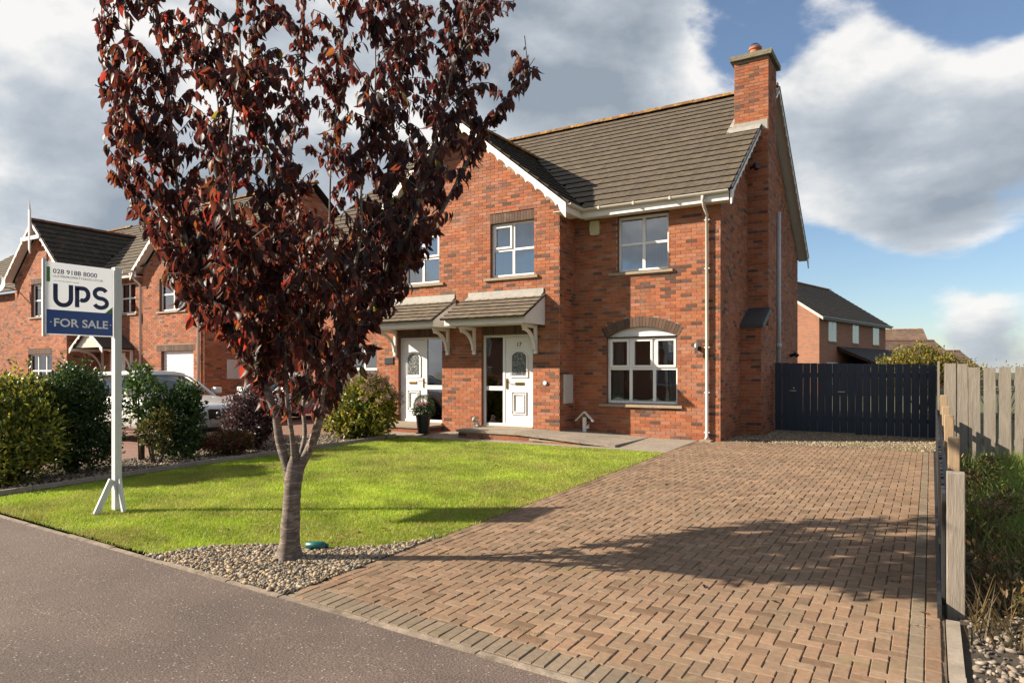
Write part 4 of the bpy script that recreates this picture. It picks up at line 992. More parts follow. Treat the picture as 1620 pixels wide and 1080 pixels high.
    mb = MB(); mb.prism([(px - .95, yo + .1, zb + .03), (px + .95, yo + .1, zb + .03), (px + .3, yo + .1, zb + .5), (px - .3, yo + .1, zb + .5)], (0, .04, 0)); mb.build('gable_panel', 'cream', po)
    mb = MB(); mb.box((px - .5, py - .03, .05), (px + .55, py - .007, 2.15)); dr = mb.build('front_door', 'white', h, bevel=.01)
    mb = MB(); mb.box((px - .2, py - .036, 1.1), (px + .25, py - .031, 1.85)); mb.build('glass', 'dark', dr)
    # chimney, meter box, satellite dish
    ch = empty('chimney', (0, 0, 0)); put(ch, h); cx_, cy = -29.4, 19.0; B, K = [], []
    for (o, ax, nr, L_) in (((cx_, cy), (1, 0), (0, -1), 1.2), ((cx_ + 1.2, cy), (0, 1), (1, 0), .9)): panel(B, K, o, ax, nr, L_, 7.6, lambda s: 10.05)
    make_wall('stack', ch, B, K); mb = MB(); mb.box((cx_ - .08, cy - .08, 10.05), (cx_ + 1.28, cy + .98, 10.17)); mb.build('cap', 'cap', ch)
    mb = MB(); mb.box((xr + .002, 15.05, 1.17), (xr + .05, 15.6, 1.85)); mb.build('meter_box', 'meter', h, bevel=.01)
M['ridge_red'] = mat('ridge_tile_red', (.19, .075, .045), .9, var=.2, var_scale=6)
M['tile_dark'] = mat('tile_dark', (.07, .06, .055), .9, var=.2, var_scale=6)
neighbour()
def dish():
    d = empty('satellite_dish', (-31.3, 12.75, 4.6), 'pale round satellite dish on the corner of the finial gabled house', 'dish')
    mb = MB(); n = 24; c = Vector((-31.55, 12.35, 4.85)); f = Vector((.5, -.8, .3)).normalized(); u = f.orthogonal().normalized(); w = f.cross(u)
    rings = []
    for k in range(6):
        r = .40 * k / 5; z = .09 * (k / 5) ** 2; rings.append([c + f * z + (u * math.cos(2 * math.pi * i / n) + w * math.sin(2 * math.pi * i / n) * 1.06) * r for i in range(n)])
    for a, b in zip(rings[:-1], rings[1:]):
        for i in range(n): mb.quad(a[i], a[(i + 1) % n], b[(i + 1) % n], b[i])
    mb.build('reflector', 'meter', d, smooth=True)
    mb = MB(); mb.tube([c - f * .02, (-31.4, 13.04, 4.7)], .025, 8); mb.tube([c - Vector((0, 0, .38)), c + f * .42 - Vector((0, 0, .1))], .012, 6); mb.build('arm', 'steel', d)
dish()
def far_left():
    h = empty('brick_house', (-39, 16, 0), 'shaded brick house end at the left edge beside the finial gabled house', 'house')
    x0, x1, y0, D = -45.0, -34.6, 14.6, 9.4; B, K = [], []
    panel(B, K, (x1, y0), (0, 1), (1, 0), D, -.1, lambda s: 5.1 + .72 * min(s, D - s)); panel(B, K, (x0, y0), (1, 0), (0, -1), x1 - x0, -.1, lambda s: 5.0); make_wall('wall', h, B, K)
    a = math.atan(.72); roof_plane(h, (x0 - .3, y0 - .3, 5.02), (1, 0, 0), (0, math.cos(a), math.sin(a)), x1 - x0 + .6, (D / 2 + .3) / math.cos(a))
    zr = 5.02 + .72 * (D / 2 + .3); ridge_run(h, (x0 - .3, y0 + D / 2, zr + .07), (x1 + .3, y0 + D / 2, zr + .07))
    mb = MB(); mb.quad((x1 + .3, y0 + D + .3, 5.02), (x0, y0 + D + .3, 5.02), (x0, y0 + D / 2, zr), (x1 + .3, y0 + D / 2, zr)); mb.build('rear_roof', 'underlay', h)
    scallop_board(h, (x1 + .3, y0 + D / 2, zr), (x1 + .3, y0 - .3, 5.0), n=16, depth=.1, thick_dir=(1, 0, 0))
far_left()

# ------------------------------------------------------------------ HOUSES BEYOND THE GATE
def brick_tex(name, c1, c2, mo, scale=1.0, axis=None):
    m, nt, b = new_mat(name); N = nt.nodes.new; L = nt.links.new
    tc = N('ShaderNodeTexCoord'); br = N('ShaderNodeTexBrick'); sep = N('ShaderNodeSeparateXYZ'); cb = N('ShaderNodeCombineXYZ'); ad = N('ShaderNodeMath')
    L(tc.outputs['Object'], sep.inputs[0]); L(sep.outputs[0], ad.inputs[0]); L(sep.outputs[1], ad.inputs[1]); L(ad.outputs[0], cb.inputs[0]); L(sep.outputs[2], cb.inputs[1]); L(cb.outputs[0], br.inputs['Vector'])
    br.inputs['Scale'].default_value = scale; br.inputs['Brick Width'].default_value = .225; br.inputs['Row Height'].default_value = .075; br.inputs['Mortar Size'].default_value = .006; br.inputs['Bias'].default_value = -.2
    br.inputs['Color1'].default_value = (*c1, 1); br.inputs['Color2'].default_value = (*c2, 1); br.inputs['Mortar'].default_value = (*mo, 1)
    L(br.outputs[0], b.inputs['Base Color']); b.inputs['Roughness'].default_value = .9; return m
M['brick_far'] = brick_tex('brick_far', (.28, .105, .052), (.17, .075, .044), (.27, .21, .17))
def gable_house(name, label, p0, rz, L_, Wd, he, pitch, wins=(), tile=None, ridge='ridge', porch=False):
    """simple house in local axes: x along the front wall (front faces -y), depth +y"""
    h = empty(name, p0, label, 'house', rz=rz)
    mb = MB(); zr = he + pitch * Wd / 2
    mb.quad((0, 0, -2), (L_, 0, -2), (L_, 0, he), (0, 0, he)); mb.quad((L_, Wd, -2), (0, Wd, -2), (0, Wd, he), (L_, Wd, he))
    mb.poly([(0, Wd, -2), (0, 0, -2), (0, 0, he), (0, Wd / 2, zr), (0, Wd, he)]); mb.poly([(L_, 0, -2), (L_, Wd, -2), (L_, Wd, he), (L_, Wd / 2, zr), (L_, 0, he)]); mb.build('wall', 'brick_far', h, local=True)
    a = math.atan(pitch); ov = .35; S = (Wd / 2 + ov) / math.cos(a); e = he - pitch * ov + .05
    rows = int(S / .345); mbt = MB(); 
    for side in (0, 1):
        for j in range(rows):
            t0, t1 = j * S / rows, (j + 1) * S / rows
            def P(x, t, hh): 
                y = -ov + math.cos(a) * t; z = e + math.sin(a) * t + hh
                return (x, y, z) if side == 0 else (L_ - x, Wd - y, z)
            n = int(L_ / .33) + 1
            for i in range(n):
                xa, xb = -.3 + (L_ + .6) * i / n, -.3 + (L_ + .6) * (i + 1) / n; c = (tile or tile_color)()
                mbt.quad(P(xa, t0, .05), P(xb, t0, .05), P(xb, t1, .015), P(xa, t1, .015), c)
                mbt.quad(P(xa, t0, .0), P(xb, t0, .0), P(xb, t0, .05), P(xa, t0, .05), c)
    mbt.build('roof', 'tile', h, local=True)
    mb = MB(); n = int(L_ / .5)
    for i in range(n):
        xa, xb = -.3 + (L_ + .6) * i / n, -.3 + (L_ + .6) * (i + 1) / n - .01
        for s in (1, -1): mb.quad((xa, Wd / 2, zr + .16), (xb, Wd / 2, zr + .16), (xb, Wd / 2 - s * .2, zr + .02), (xa, Wd / 2 - s * .2, zr + .02))
    mb.build('ridge', ridge, h, local=True)
    for x in (-.3, L_ + .27):
        mb = MB(); mb.poly([(x, -ov, e), (x, Wd / 2, zr + .05), (x, Wd + ov, e), (x, Wd + ov, e - .18), (x, Wd / 2, zr - .15), (x, -ov, e - .18)]); mb.build('verge', 'cream', h, local=True)
    mb = MB(); mb.box((-.3, -ov, e - .15), (L_ + .3, -ov + .03, e + .02)); mb.box((-.3, -ov - .1, e - .06), (L_ + .3, -ov - .001, e + .04)); mb.build('gutter', 'dark', h, local=True)
    for (x, z, w, hh) in wins:
        wn = empty('window', (x, 0, z)); wn.parent = h
        mb = MB(); t = .06
        mb.box((-w / 2, -.005, 0), (w / 2, .03, t)); mb.box((-w / 2, -.005, hh - t), (w / 2, .03, hh)); mb.box((-w / 2, -.004, t), (-w / 2 + t, .03, hh - t)); mb.box((w / 2 - t, -.004, t), (w / 2, .03, hh - t)); mb.box((-.03, -.006, t), (.03, .03, hh - t))
        mb.build('frame', 'white', wn, local=True)
        mb = MB(); mb.quad((-w / 2, -.002, 0), (w / 2, -.002, 0), (w / 2, -.002, hh), (-w / 2, -.002, hh)); mb.build('pane', 'far_pane', wn, local=True)
        mb = MB(); mb.box((-w / 2 - .1, -.06, -.1), (w / 2 + .1, .0, -.0)); mb.build('sill', 'concrete', wn, local=True)
    if porch:
        mb = MB(); mb.quad((3.0, -2.6, 2.15), (L_ + 1.2, -2.6, 2.15), (L_ + 1.2, 0, 3.35), (3.0, 0, 3.35), (.05, .05, .055)); mb.quad((3.0, -2.6, 2.0), (3.0, -2.6, 2.15), (3.0, 0, 3.35), (3.0, 0, 3.1), (.06, .03, .02)); mb.quad((3.0, -2.6, 1.95), (L_ + 1.2, -2.6, 1.95), (L_ + 1.2, -2.6, 2.15), (3.0, -2.6, 2.15), (.03, .03, .03))
        mb.build('lean_to_roof', 'tile', h, local=True)
        mb = MB(); mb.box((3.2, -2.3, -2), (L_ + 1, -.01, 2.1)); mb.build('lean_to_wall', 'brick_far', h, local=True)
    return h
M['far_pane'] = mat('far_window_pane', (.16, .19, .23), .06, spec=.9)
n0 = at(1296, 587, 42.0); f0 = at(1401, 587, 51.3); dirn = (f0 - n0); Ln = math.hypot(dirn.x, dirn.y)
gable_house('brick_house', 'brick house with grey tiled roof and three upstairs windows beyond the dark gate', (n0.x, n0.y, -.3), math.atan2(dirn.y, dirn.x), Ln, 8.2, 5.25, .70,
            wins=[(Ln * .17, 3.65, 1.35, 1.25), (Ln * .50, 3.65, 1.2, 1.25), (Ln * .83, 3.65, 1.35, 1.25), (Ln * .17, .9, 1.8, 1.4)], tile=lambda t=1.0: tuple(v * .8 for v in tile_color()), porch=True)
def lt(t=1.0): b = random.uniform(.8, 1.2); return (.17 * b, .115 * b, .085 * b)
p1 = at(1385, 587, 75.0); gable_house('brick_house', 'far house showing only the upper peak of its brown roof', (p1.x, p1.y, -.4), YAW * .35, 5.0, 8.0, 4.3, .55, tile=lt)
p2 = at(1393, 587, 58.0); gable_house('bungalow', 'far bungalow with a long brown roof and reddish ridge', (p2.x, p2.y, -.4), YAW, 6.4, 7.0, 2.6, .55, tile=lt, ridge='ridge_red')
p3 = at(1495, 587, 70.0); gable_house('bungalow', 'small far bungalow roof end behind the yellow bush', (p3.x, p3.y, -.4), YAW, 3.2, 6.0, 2.3, .55, tile=lt, ridge='ridge_red')

# ------------------------------------------------------------------ GATE AND FENCES
def gate():
    g = empty('board_gate', (-1.6, 17.25, 0), 'tall dark navy timber board gate between the house and the fence', 'gate')
    x0, x1 = -3.19, .10; n = 21; p = (x1 - x0) / n
    for i in range(n):
        gap_ = .002 if i < 6 else .0015 + .005 * (i / n); zt = 1.635 - .045 * i / n + random.uniform(-.006, .006); mb = MB(); dx = random.uniform(-.003, .003)
        mb.box((x0 + i * p + gap_ + dx, 17.25 + random.uniform(-.004, .004), .035 - (.03 if i > 10 else 0)), (x0 + (i + 1) * p - gap_ + dx, 17.275, zt)); mb.build('board', 'navy', g, bevel=.003)
    for z in (.30, 1.30):
        mb = MB(); mb.box((x0, 17.277, z), (x1, 17.33, z + .1)); mb.build('rail', 'navy', g)
    for x, z in ((-2.80, .98), (-1.76, .97)):
        mb = MB(); mb.box((x - .06, 17.225, z - .008), (x + .10, 17.243, z + .008)); mb.tube([(x + .09, 17.235, z - .012), (x + .09, 17.21, z + .03)], .008, 6); mb.build('bolt', 'steel', g)
    mb = MB(); mb.box((-2.78, 17.23, 1.03), (-2.75, 17.243, 1.06)); mb.build('latch', 'steel', g)
gate()
def side_fence():
    f = empty('low_fence', (.1, 10, -.1), 'low black paling fence with raw timber posts running beside the drive', 'fence')
    y = 5.47
    while y < 13.0:
        mb = MB(); t = gz(y) + .80 + .008 * (y - 5.4) + random.uniform(-.01, .01); mb.box((.062, y, gz(y) + .05), (.083, y + .098, t)); mb.build('paling', 'black_stain', f, bevel=.002); y += .135
    for k, (a, b) in enumerate(((5.47, 8.9), (8.9, 13.0))):
        for z in (.18, .66):
            mb = MB(); mb.prism([(.084, a, gz(a) + z), (.084, b, gz(b) + z), (.084, b, gz(b) + z + .08), (.084, a, gz(a) + z + .08)], (.035, 0, 0)); mb.build('rail', 'black_stain', f)
    mb = MB(); mb.prism([(.035, 5.3, gz(5.3) - .02), (.035, 13.6, gz(13.6) - .02), (.035, 13.6, gz(13.6) + .10), (.035, 5.3, gz(5.3) + .10)], (.025, 0, 0)); mb.build('gravel_board', 'black_stain', f)
    for (y, h, w, m) in ((5.40, .955, .105, 'timber'), (6.95, 1.03, .088, 'timber_new'), (8.75, 1.08, .088, 'timber_new'), (10.5, 1.06, .088, 'timber_new'), (12.2, 1.12, .088, 'timber_new')):
        mb = MB(); o = .122 if y > 5.5 else .088; mb.box((o, y, gz(y) - .1), (o + w, y + w, gz(y) + h)); mb.build('post', m, f, bevel=.006)
    return f
M['black_stain'] = mat('black_fence_stain', (.018, .02, .024), .55, var=.3, var_scale=6, bump=.002, bump_scale=30)
side_fence()
def tall_panel():
    f = empty('trellis_fence', (.1, 15, 0), 'tall black fence panel with pale edge joining the dark gate', 'fence')
    y = 13.1
    while y < 17.15:
        mb = MB(); mb.box((.10, y, .03), (.12, y + .12, 1.56)); mb.build('paling', 'black_stain', f); y += .16
    for z in (.3, .8, 1.3):
        mb = MB(); mb.box((.121, 13.05, z), (.15, 17.2, z + .07)); mb.build('rail', 'timber', f)
    mb = MB(); mb.box((.088, 12.98, -.1), (.118, 13.06, 1.60)); mb.build('post', 'timber', f)
tall_panel()
def pickets():
    f = empty('picket_fence', (2.5, 13, 0), 'weathered grey timber paling fence at the right edge', 'fence')
    x = .17; i = 0
    while x < 6.5:
        w = .155 + random.uniform(-.004, .004); mb = MB(); t = 1.50 + random.uniform(-.012, .012) + (.06 if i < 2 else 0); y = 12.9 + random.uniform(-.006, .006); lean = random.uniform(-.01, .01)
        mb.prism([(x, y, -.08), (x + w, y, -.08), (x + w + lean, y, t), (x + lean, y, t)], (0, .02, 0)); mb.build('paling', 'timber', f, bevel=.003); x += w + (.010 if i < 2 else .042) ; i += 1
    for z in (.3, 1.22):
        mb = MB(); mb.box((.2, 12.923, z), (6.5, 12.965, z + .09)); mb.build('rail', 'timber', f)
    for x in (.5, 2.4, 4.3):
        mb = MB(); mb.box((x, 12.966, -.1), (x + .09, 13.056, 1.45)); mb.build('post', 'timber', f)
pickets()

# ------------------------------------------------------------------ SIGN
def sign():
    X, Y = -8.2, 4.43; z0 = gz(Y); s = empty('for_sale_sign', (X, Y, z0), 'white and blue estate agent sign reading UPS FOR SALE on a white post', 'sign')
    mb = MB(); mb.box((X - .04, Y - .04, z0 + .02), (X + .04, Y + .04, 2.66)); post = mb.build('post', 'sign_post', s, bevel=.004)
    mb = MB()
    for z in (.55, .8, 1.0, 1.2, 1.95, 2.5): mb.tube([(X + .039, Y, z), (X + .0425, Y, z)], .006, 8)
    mb.build('bolt', 'steel', post)
    def strut(p, q, w=.07, t=.03):
        p, q = Vector(p), Vector(q); d = (q - p); n = Vector((0, 0, 1)).cross(d).normalized(); mb = MB(); u = d.cross(n).normalized()
        mb.obox(p - n * t / 2 - u * w / 2, d, n * t, u * w); mb.build('strut', 'sign_post', s, bevel=.004)
    strut((X + .056, Y, z0 + .38), (X + .17, Y - .01, z0 + .0)); strut((X, Y - .056, z0 + .38), (X + .01, Y - .24, z0 + .0))
    y0, y1, zb, zt = 3.665, 4.385, 1.84, 2.635; H_ = zt - zb; W_ = y1 - y0; xf = X + .012
    mb = MB(); mb.box((X - .002, y0, zb), (xf, y1, zt)); b = mb.build('board', 'sign_white', s, bevel=.002)
    mb = MB(); mb.box((X - .03, y0 - .02, zb - .02), (X - .003, y0 + .015, zt + .03)); mb.build('batten', 'sign_post', s)
    def flat(name, pts, m, lift=.0015):
        mb = MB(); mb.poly([(xf + lift, y0 + u * W_, zt - v * H_) for u, v in pts]); return mb.build(name, m, b)
    flat('blue_band', [(0.012, .985), (.988, .985), (.988, .655), (0.012, .655)], 'sign_blue')
    flat('green_bar', [(0.012, .275), (.06, .275), (.06, .07), (0.012, .07)], 'sign_green')
    flat('green_corner', [(.87, .655), (.988, .655), (.988, .56)], 'sign_green', .002)
    rot = (R(90), 0, R(90))
    def txt(t, u, v, size, width, m, bold=0.0, space=1.0): lettering('lettering', t, size, b, Vector((xf + .002, y0 + u * W_, zt - v * H_)) - origin(b), rot, m, width=width * W_, bold=bold, extrude=.0004, space=space)
    txt('028 9188 8000', .10, .152, .070, .645, 'sign_navy', .0008); txt('ULSTERPROPERTYSALES.CO.UK', .10, .205, .034, .74, 'sign_navy')
    txt('ULSTER PROPERTY SALES', .11, .262, .016, .36, 'sign_green'); txt('FOR SALE', .115, .882, .125, .80, 'sign_letter', .0025)
    for u in (.07, .955): flat('dot', [(u + .010 * math.cos(a), .825 + .009 * math.sin(a)) for a in [2 * math.pi * k / 10 for k in range(10)]][::-1], 'sign_letter', .002)
    # the big letters U P S as strokes of even width
    def stroke(pts, w=.047):
        mb = MB(); P = [Vector((0, y0 + u * W_, zt - v * H_)) for u, v in pts]; n = len(P); A = []; Bq = []
        for i in range(n):
            t = (P[min(i + 1, n - 1)] - P[max(i - 1, 0)]).normalized(); nn = Vector((0, -t.z, t.y)) * w / 2; A.append(P[i] + nn); Bq.append(P[i] - nn)
        for i in range(n - 1): mb.poly([(xf + .002, q.y, q.z) for q in (A[i], A[i + 1], Bq[i + 1], Bq[i])])
        mb.build('lettering', 'sign_navy', b)
    arc = lambda cu, cv, ru, rv, a0, a1, n=22: [(cu + ru * math.cos(R(a0 + (a1 - a0) * k / n)), cv - rv * math.sin(R(a0 + (a1 - a0) * k / n))) for k in range(n + 1)]
    stroke([(.135, .295)] + arc(.245, .49, .11, .095, 180, 360) + [(.355, .295)])
    stroke([(.445, .60), (.445, .33)]); stroke([(.41, .328), (.535, .328)] + arc(.535, .413, .075, .085, 90, -90) + [(.495, .498)])
    stroke(arc(.80, .378, .092, .070, 25, 270, 18) + arc(.80, .515, .098, .067, 90, -160, 18))
    flat('green_wedge', [(.47, .515), (.50, .515), (.50, .47)], 'sign_green', .002)
M['sign_navy'] = mat('sign_navy', (.016, .035, .12), .45); M['sign_letter'] = mat('sign_letter_white', (1.15, 1.17, 1.2), .45)
M['sign_post'] = mat('painted_post', (.74, .75, .76), .55, var=.05, var_scale=6, stretch=(6, 6, .5), spots=[((.45, .44, .42), 5, .66, .78, .4)])
sign()

# ------------------------------------------------------------------ CARS
def loft(stations, close=True):
    """stations: list of (x, [(y,z)...half profile from bottom centre side to top centre]) mirrored to a full ring"""
    mb = MB(); rings = []
    for x, prof in stations:
        ring = [(x, y, z) for y, z in prof] + [(x, -y, z) for y, z in prof[::-1] if y > 1e-5]
        n = len(mb.v); mb.v += ring; rings.append(list(range(n, n + len(ring))))
    for a, b in zip(rings[:-1], rings[1:]):
        m_ = len(a)
        for k in range(m_): j = (k + 1) % m_; mb.f.append((a[k], a[j], b[j], b[k])); mb.c.append(None)
    if close:
        mb.f.append(tuple(rings[0][::-1])); mb.c.append(None); mb.f.append(tuple(rings[-1])); mb.c.append(None)
    return mb
def car(label, loc, rz, L_=4.45, Wd=1.84, hood=1.02, roof=1.58, suv=True):
    c = empty('parked_car', loc, label, 'car', rz=rz); hw = Wd / 2; f = L_ / 2
    def sec(w, zb, zt, crown=.03): return [(0, zb), (w * .80, zb), (w * .95, zb + .10), (w, zb + (zt - zb) * .42), (w * .985, zb + (zt - zb) * .72), (w * .90, zt - .03), (w * .78, zt), (0, zt + crown)]
    st = [(-f, sec(hw * .80, .42, hood - .05)), (-f + .06, sec(hw * .90, .36, hood + .0)), (-f + .35, sec(hw * .98, .28, hood + .04)), (-f + 1.0, sec(hw, .24, hood + .03)), (0, sec(hw, .24, hood + .0)), (f - 1.35, sec(hw, .24, hood - .0)), (f - .95, sec(hw, .25, hood - .04)), (f - .5, sec(hw * .985, .26, hood - .10)), (f - .18, sec(hw * .93, .28, hood - .17)), (f - .05, sec(hw * .84, .32, hood - .25, .02)), (f, sec(hw * .74, .40, hood - .36, .0))]
    loft(st).build('body', 'car_paint', c, smooth=True, local=True, subsurf=2)
    # glasshouse
    def gsec(w0, w1, z0, z1): return [(0, z0), (w0, z0), (w0 * .985, z0 + .06), (w1, z1 - .06), (w1 * .82, z1), (0, z1 + .03)]
    zb = hood - .06
    gl = [(-f + .10, gsec(hw * .80, hw * .76, zb, zb + .12)), (-f + .28, gsec(hw * .85, hw * .68, zb, roof - .16)), (-f + .75, gsec(hw * .87, hw * .70, zb, roof - .03)), (-.4, gsec(hw * .88, hw * .71, zb, roof)), (.0, gsec(hw * .88, hw * .70, zb, roof - .03)), (.30, gsec(hw * .88, hw * .72, zb, roof - .19)), (.86, gsec(hw * .86, hw * .80, zb, zb + .10))]
    loft(gl).build('windows', 'car_glass', c, smooth=True, local=True, subsurf=1)
    rf = [(-f + .24, [(0, roof - .16), (hw * .62, roof - .18), (hw * .62, roof - .15), (0, roof - .11)]), (-f + .75, [(0, roof - .04), (hw * .70, roof - .075), (hw * .62, roof + .012), (0, roof + .045)]), (-.4, [(0, roof - .02), (hw * .71, roof - .05), (hw * .63, roof + .03), (0, roof + .06)]), (.04, [(0, roof - .07), (hw * .69, roof - .10), (hw * .62, roof - .02), (0, roof + .02)])]
    loft(rf).build('roof', 'car_paint', c, smooth=True, local=True)
    for s in (1, -1):
        mb = MB(); mb.tube([(.88, s * hw * .85, zb + .02), (.30, s * hw * .755, roof - .20), (.0, s * hw * .70, roof - .04)], .035, 8)
        mb.tube([(-f + .20, s * hw * .83, zb), (-f + .42, s * hw * .72, roof - .15)], .06, 8); mb.tube([(-.25, s * hw * .875, zb), (-.30, s * hw * .715, roof - .05)], .03, 8); mb.build('pillar', 'car_paint', c, smooth=True, local=True)
        mb = MB(); mb.box((.52, s * (hw + .10) - .09, hood + .02), (.69, s * (hw + .10) + .09, hood + .16)); mb.build('mirror', 'car_paint', c, local=True, bevel=.03)
        # headlight
        mb = MB(); mb.prism([(f - .30, s * hw * .90, hood - .30), (f - .055, s * hw * .66, hood - .36), (f - .075, s * hw * .62, hood - .25), (f - .34, s * hw * .90, hood - .19)], (.035, s * .022, .0)); mb.build('headlight', 'headlamp', c, local=True, bevel=.01)
        if suv:
            mb = MB(); y0, y1 = sorted((s * .035, s * .30)); zt_ = hood - .245
            mb.prism([(f - .075, y0 + .01, zt_ - .22), (f - .06, y1 - .02, zt_ - .22), (f - .06, y1, zt_ - .14), (f - .09, y1 - .01, zt_ - .015), (f - .09, y0 + .01, zt_), (f - .075, y0, zt_ - .10)], (.09, 0, 0)); g = mb.build('grille', 'dark', c, local=True, bevel=.03)
        mb = MB(); mb.box((f - .22, s * hw * .56 - .12, .37), (f - .035, s * hw * .56 + .12, .50)); mb.build('air_intake', 'dark', c, local=True, bevel=.02)
        for x in (f - .86, -f + .80):
            w = empty('wheel', (x, s * (hw - .10), .34)); w.parent = c
            mb = MB(); mb.tube([(0, -.115, 0), (0, -.11, 0), (0, .11, 0), (0, .115, 0)], [.27, .335, .335, .27], 28); mb.build('tyre', 'rubber', w, local=True)
            mb = MB(); ys = s * .118
            for k in range(5):
                a = 2 * math.pi * k / 5
                for da in (-.13, .13): mb.tube([(.05 * math.cos(a + da), ys, .05 * math.sin(a + da)), (.235 * math.cos(a + da * .8), ys, .235 * math.sin(a + da * .8))], .022, 6)
            mb.tube([(.24 * math.cos(2 * math.pi * k / 24), ys, .24 * math.sin(2 * math.pi * k / 24)) for k in range(25)], .018, 6, cap=False); mb.build('rim', 'steel', w, local=True)
            mb = MB(); n = 20
            mb.poly([(x + .40 * math.cos(math.pi * k / n), s * (hw * 1.0 + .003), .36 + .40 * math.sin(math.pi * k / n)) for k in range(n + 1)] + [(x - .40, s * (hw + .003), .27), (x + .40, s * (hw + .003), .27)]); mb.build('wheel_arch', 'dark', c, local=True)
    mb = MB(); mb.box((f - .12, -hw * .50, .30), (f + .002, hw * .50, .40)); mb.build('lower_grille', 'dark', c, local=True, bevel=.02)
    mb = MB(); mb.box((f - .02, -.26, hood - .56), (f + .022, .26, hood - .45)); mb.build('number_plate', 'meter', c, local=True, bevel=.005)
    return c
M['headlamp'] = mat('headlamp', (.35, .38, .40), .08, spec=.9, coat=1.0)
car('white sport utility car with twin black grilles parked behind the shrubs', (-14.85, 8.98, gz(9)), 0.0, roof=1.52)
car('white hatchback parked nose out in the gap between the two houses', (-16.6, 13.75, -.06), R(-90), L_=4.1, Wd=1.74, hood=.88, roof=1.42, suv=False)

# ------------------------------------------------------------------ LEAVES
def unit(v): return v / np.maximum(np.linalg.norm(v, axis=1, keepdims=True), 1e-9)
def leaf_tris(pos, axis, nrm, ln, wd, fold=.25):
    """diamond leaves folded along the midrib: returns verts, tris"""
    axis = unit(axis); b = unit(np.cross(nrm, axis)); n = np.cross(axis, b); ln = ln[:, None]; wd = wd[:, None]
    base = pos; tip = pos + axis * ln; L_ = pos + axis * ln * .45 + b * wd * .5 + n * wd * fold; Rr = pos + axis * ln * .45 - b * wd * .5 + n * wd * fold
    V = np.stack([base, L_, tip, Rr], 1).reshape(-1, 3); k = np.arange(len(pos))[:, None] * 4
    F = np.stack([np.concatenate([k, k + 2, k + 1], 1), np.concatenate([k, k + 3, k + 2], 1)], 1).reshape(-1, 3)
    return V, F
def cloud(blobs, n, seed, shell=.55, lump=.22, freq=2.2):
    r = np.random.default_rng(seed); vol = np.array([b[3] * b[4] * b[5] for b in blobs]) ** (2 / 3); pick = r.choice(len(blobs), n, p=vol / vol.sum()); B_ = np.array(blobs)[pick]
    d = unit(r.normal(size=(n, 3))); rad = shell + (1 - shell) * r.random(n) ** .5
    ph = r.random(6) * 9
    lp = 1 + lump * (np.sin(d[:, 0] * freq * 2 + ph[0] + pick) * np.sin(d[:, 1] * freq * 2.3 + ph[1]) + np.sin(d[:, 2] * freq * 3 + ph[2]) * np.sin(d[:, 0] * freq * 3.1 + ph[3] + pick * 2)) + lump * .6 * r.normal(size=n) * .5
    p = B_[:, :3] + d * B_[:, 3:6] * (rad * lp)[:, None]
    return p, d
def shrub(name, label, base, blobs, n, ln, wd, pal, seed, stems=5, cat='shrub', group=None, m='leaf', shell=.5, up=.35, stem_r=.012, lump=.22, droop=0.0, tops=()):
    base = Vector(base); root = empty(name, base, label, cat, group)
    r = np.random.default_rng(seed); P, D = cloud(blobs, n, seed, shell, lump)
    # twigs sprouting from the top of the outline
    for (dx, dy, z0, z1, k) in tops:
        t = r.random(k); q = np.c_[dx + (t - .5) * .1 + r.normal(size=k) * .05, dy + r.normal(size=k) * .05, z0 + (z1 - z0) * t]; P = np.r_[P, q]; D = np.r_[D, unit(r.normal(size=(k, 3)))]
    n = len(P); keep = P[:, 2] > .03; P, D = P[keep], D[keep]; n = len(P)
    ax = unit(D * .7 + r.normal(size=(n, 3)) * .6 + np.array([0, 0, up - droop])); nr = unit(D + r.normal(size=(n, 3)) * .6 + np.array([0, 0, .3]))
    L_ = ln * r.uniform(.65, 1.3, n); W_ = wd * r.uniform(.7, 1.3, n); V, F = leaf_tris(P, ax, nr, L_, W_)
    pal = np.array([p[:3] for p in pal]); wt = np.array([1.0] * len(pal)); c = pal[r.choice(len(pal), n)] * r.uniform(.7, 1.3, n)[:, None]; c = np.repeat(c, 2, 0)
    me = raw_mesh('foliage', V, F, 3, m, c); o = bpy.data.objects.new('foliage', me); col.objects.link(o); o.parent = root; o['kind'] = 'stuff'
    for k in range(stems):
        b = blobs[k % len(blobs)]; a = r.uniform(0, 6.28); e = Vector((b[0] + math.cos(a) * b[3] * .5, b[1] + math.sin(a) * b[4] * .5, b[2] + b[5] * r.uniform(.0, .5))); s = Vector((e.x * .25 + r.normal() * .04, e.y * .25 + r.normal() * .04, -.03))
        mid = (s + e) / 2 + Vector((r.normal() * .05, r.normal() * .05, .05)); mb = MB(); mb.tube([s, mid, e], [stem_r * 1.5, stem_r, stem_r * .4], 6); mb.build('stem', 'bark_brown', root, local=True, smooth=True)
    return root
YEL = [(.44, .40, .045), (.28, .30, .04), (.15, .21, .035), (.50, .43, .06), (.09, .14, .028)]
DRK = [(.03, .062, .018), (.040, .08, .022), (.024, .048, .015), (.07, .12, .028), (.05, .095, .026)]
MID = [(.055, .115, .028), (.075, .14, .035), (.04, .08, .022), (.12, .19, .04)]
OLV = [(.07, .085, .02), (.10, .11, .022), (.05, .065, .018), (.16, .15, .03), (.06, .08, .02)]
PUR = [(.065, .032, .038), (.045, .024, .03), (.10, .05, .052), (.15, .085, .08), (.06, .036, .036)]
GOLD = [(.26, .19, .03), (.20, .17, .03), (.12, .11, .025), (.30, .22, .05), (.10, .10, .02)]
def gp(px, py): v = G(px, py); return (v.x, v.y, v.z)
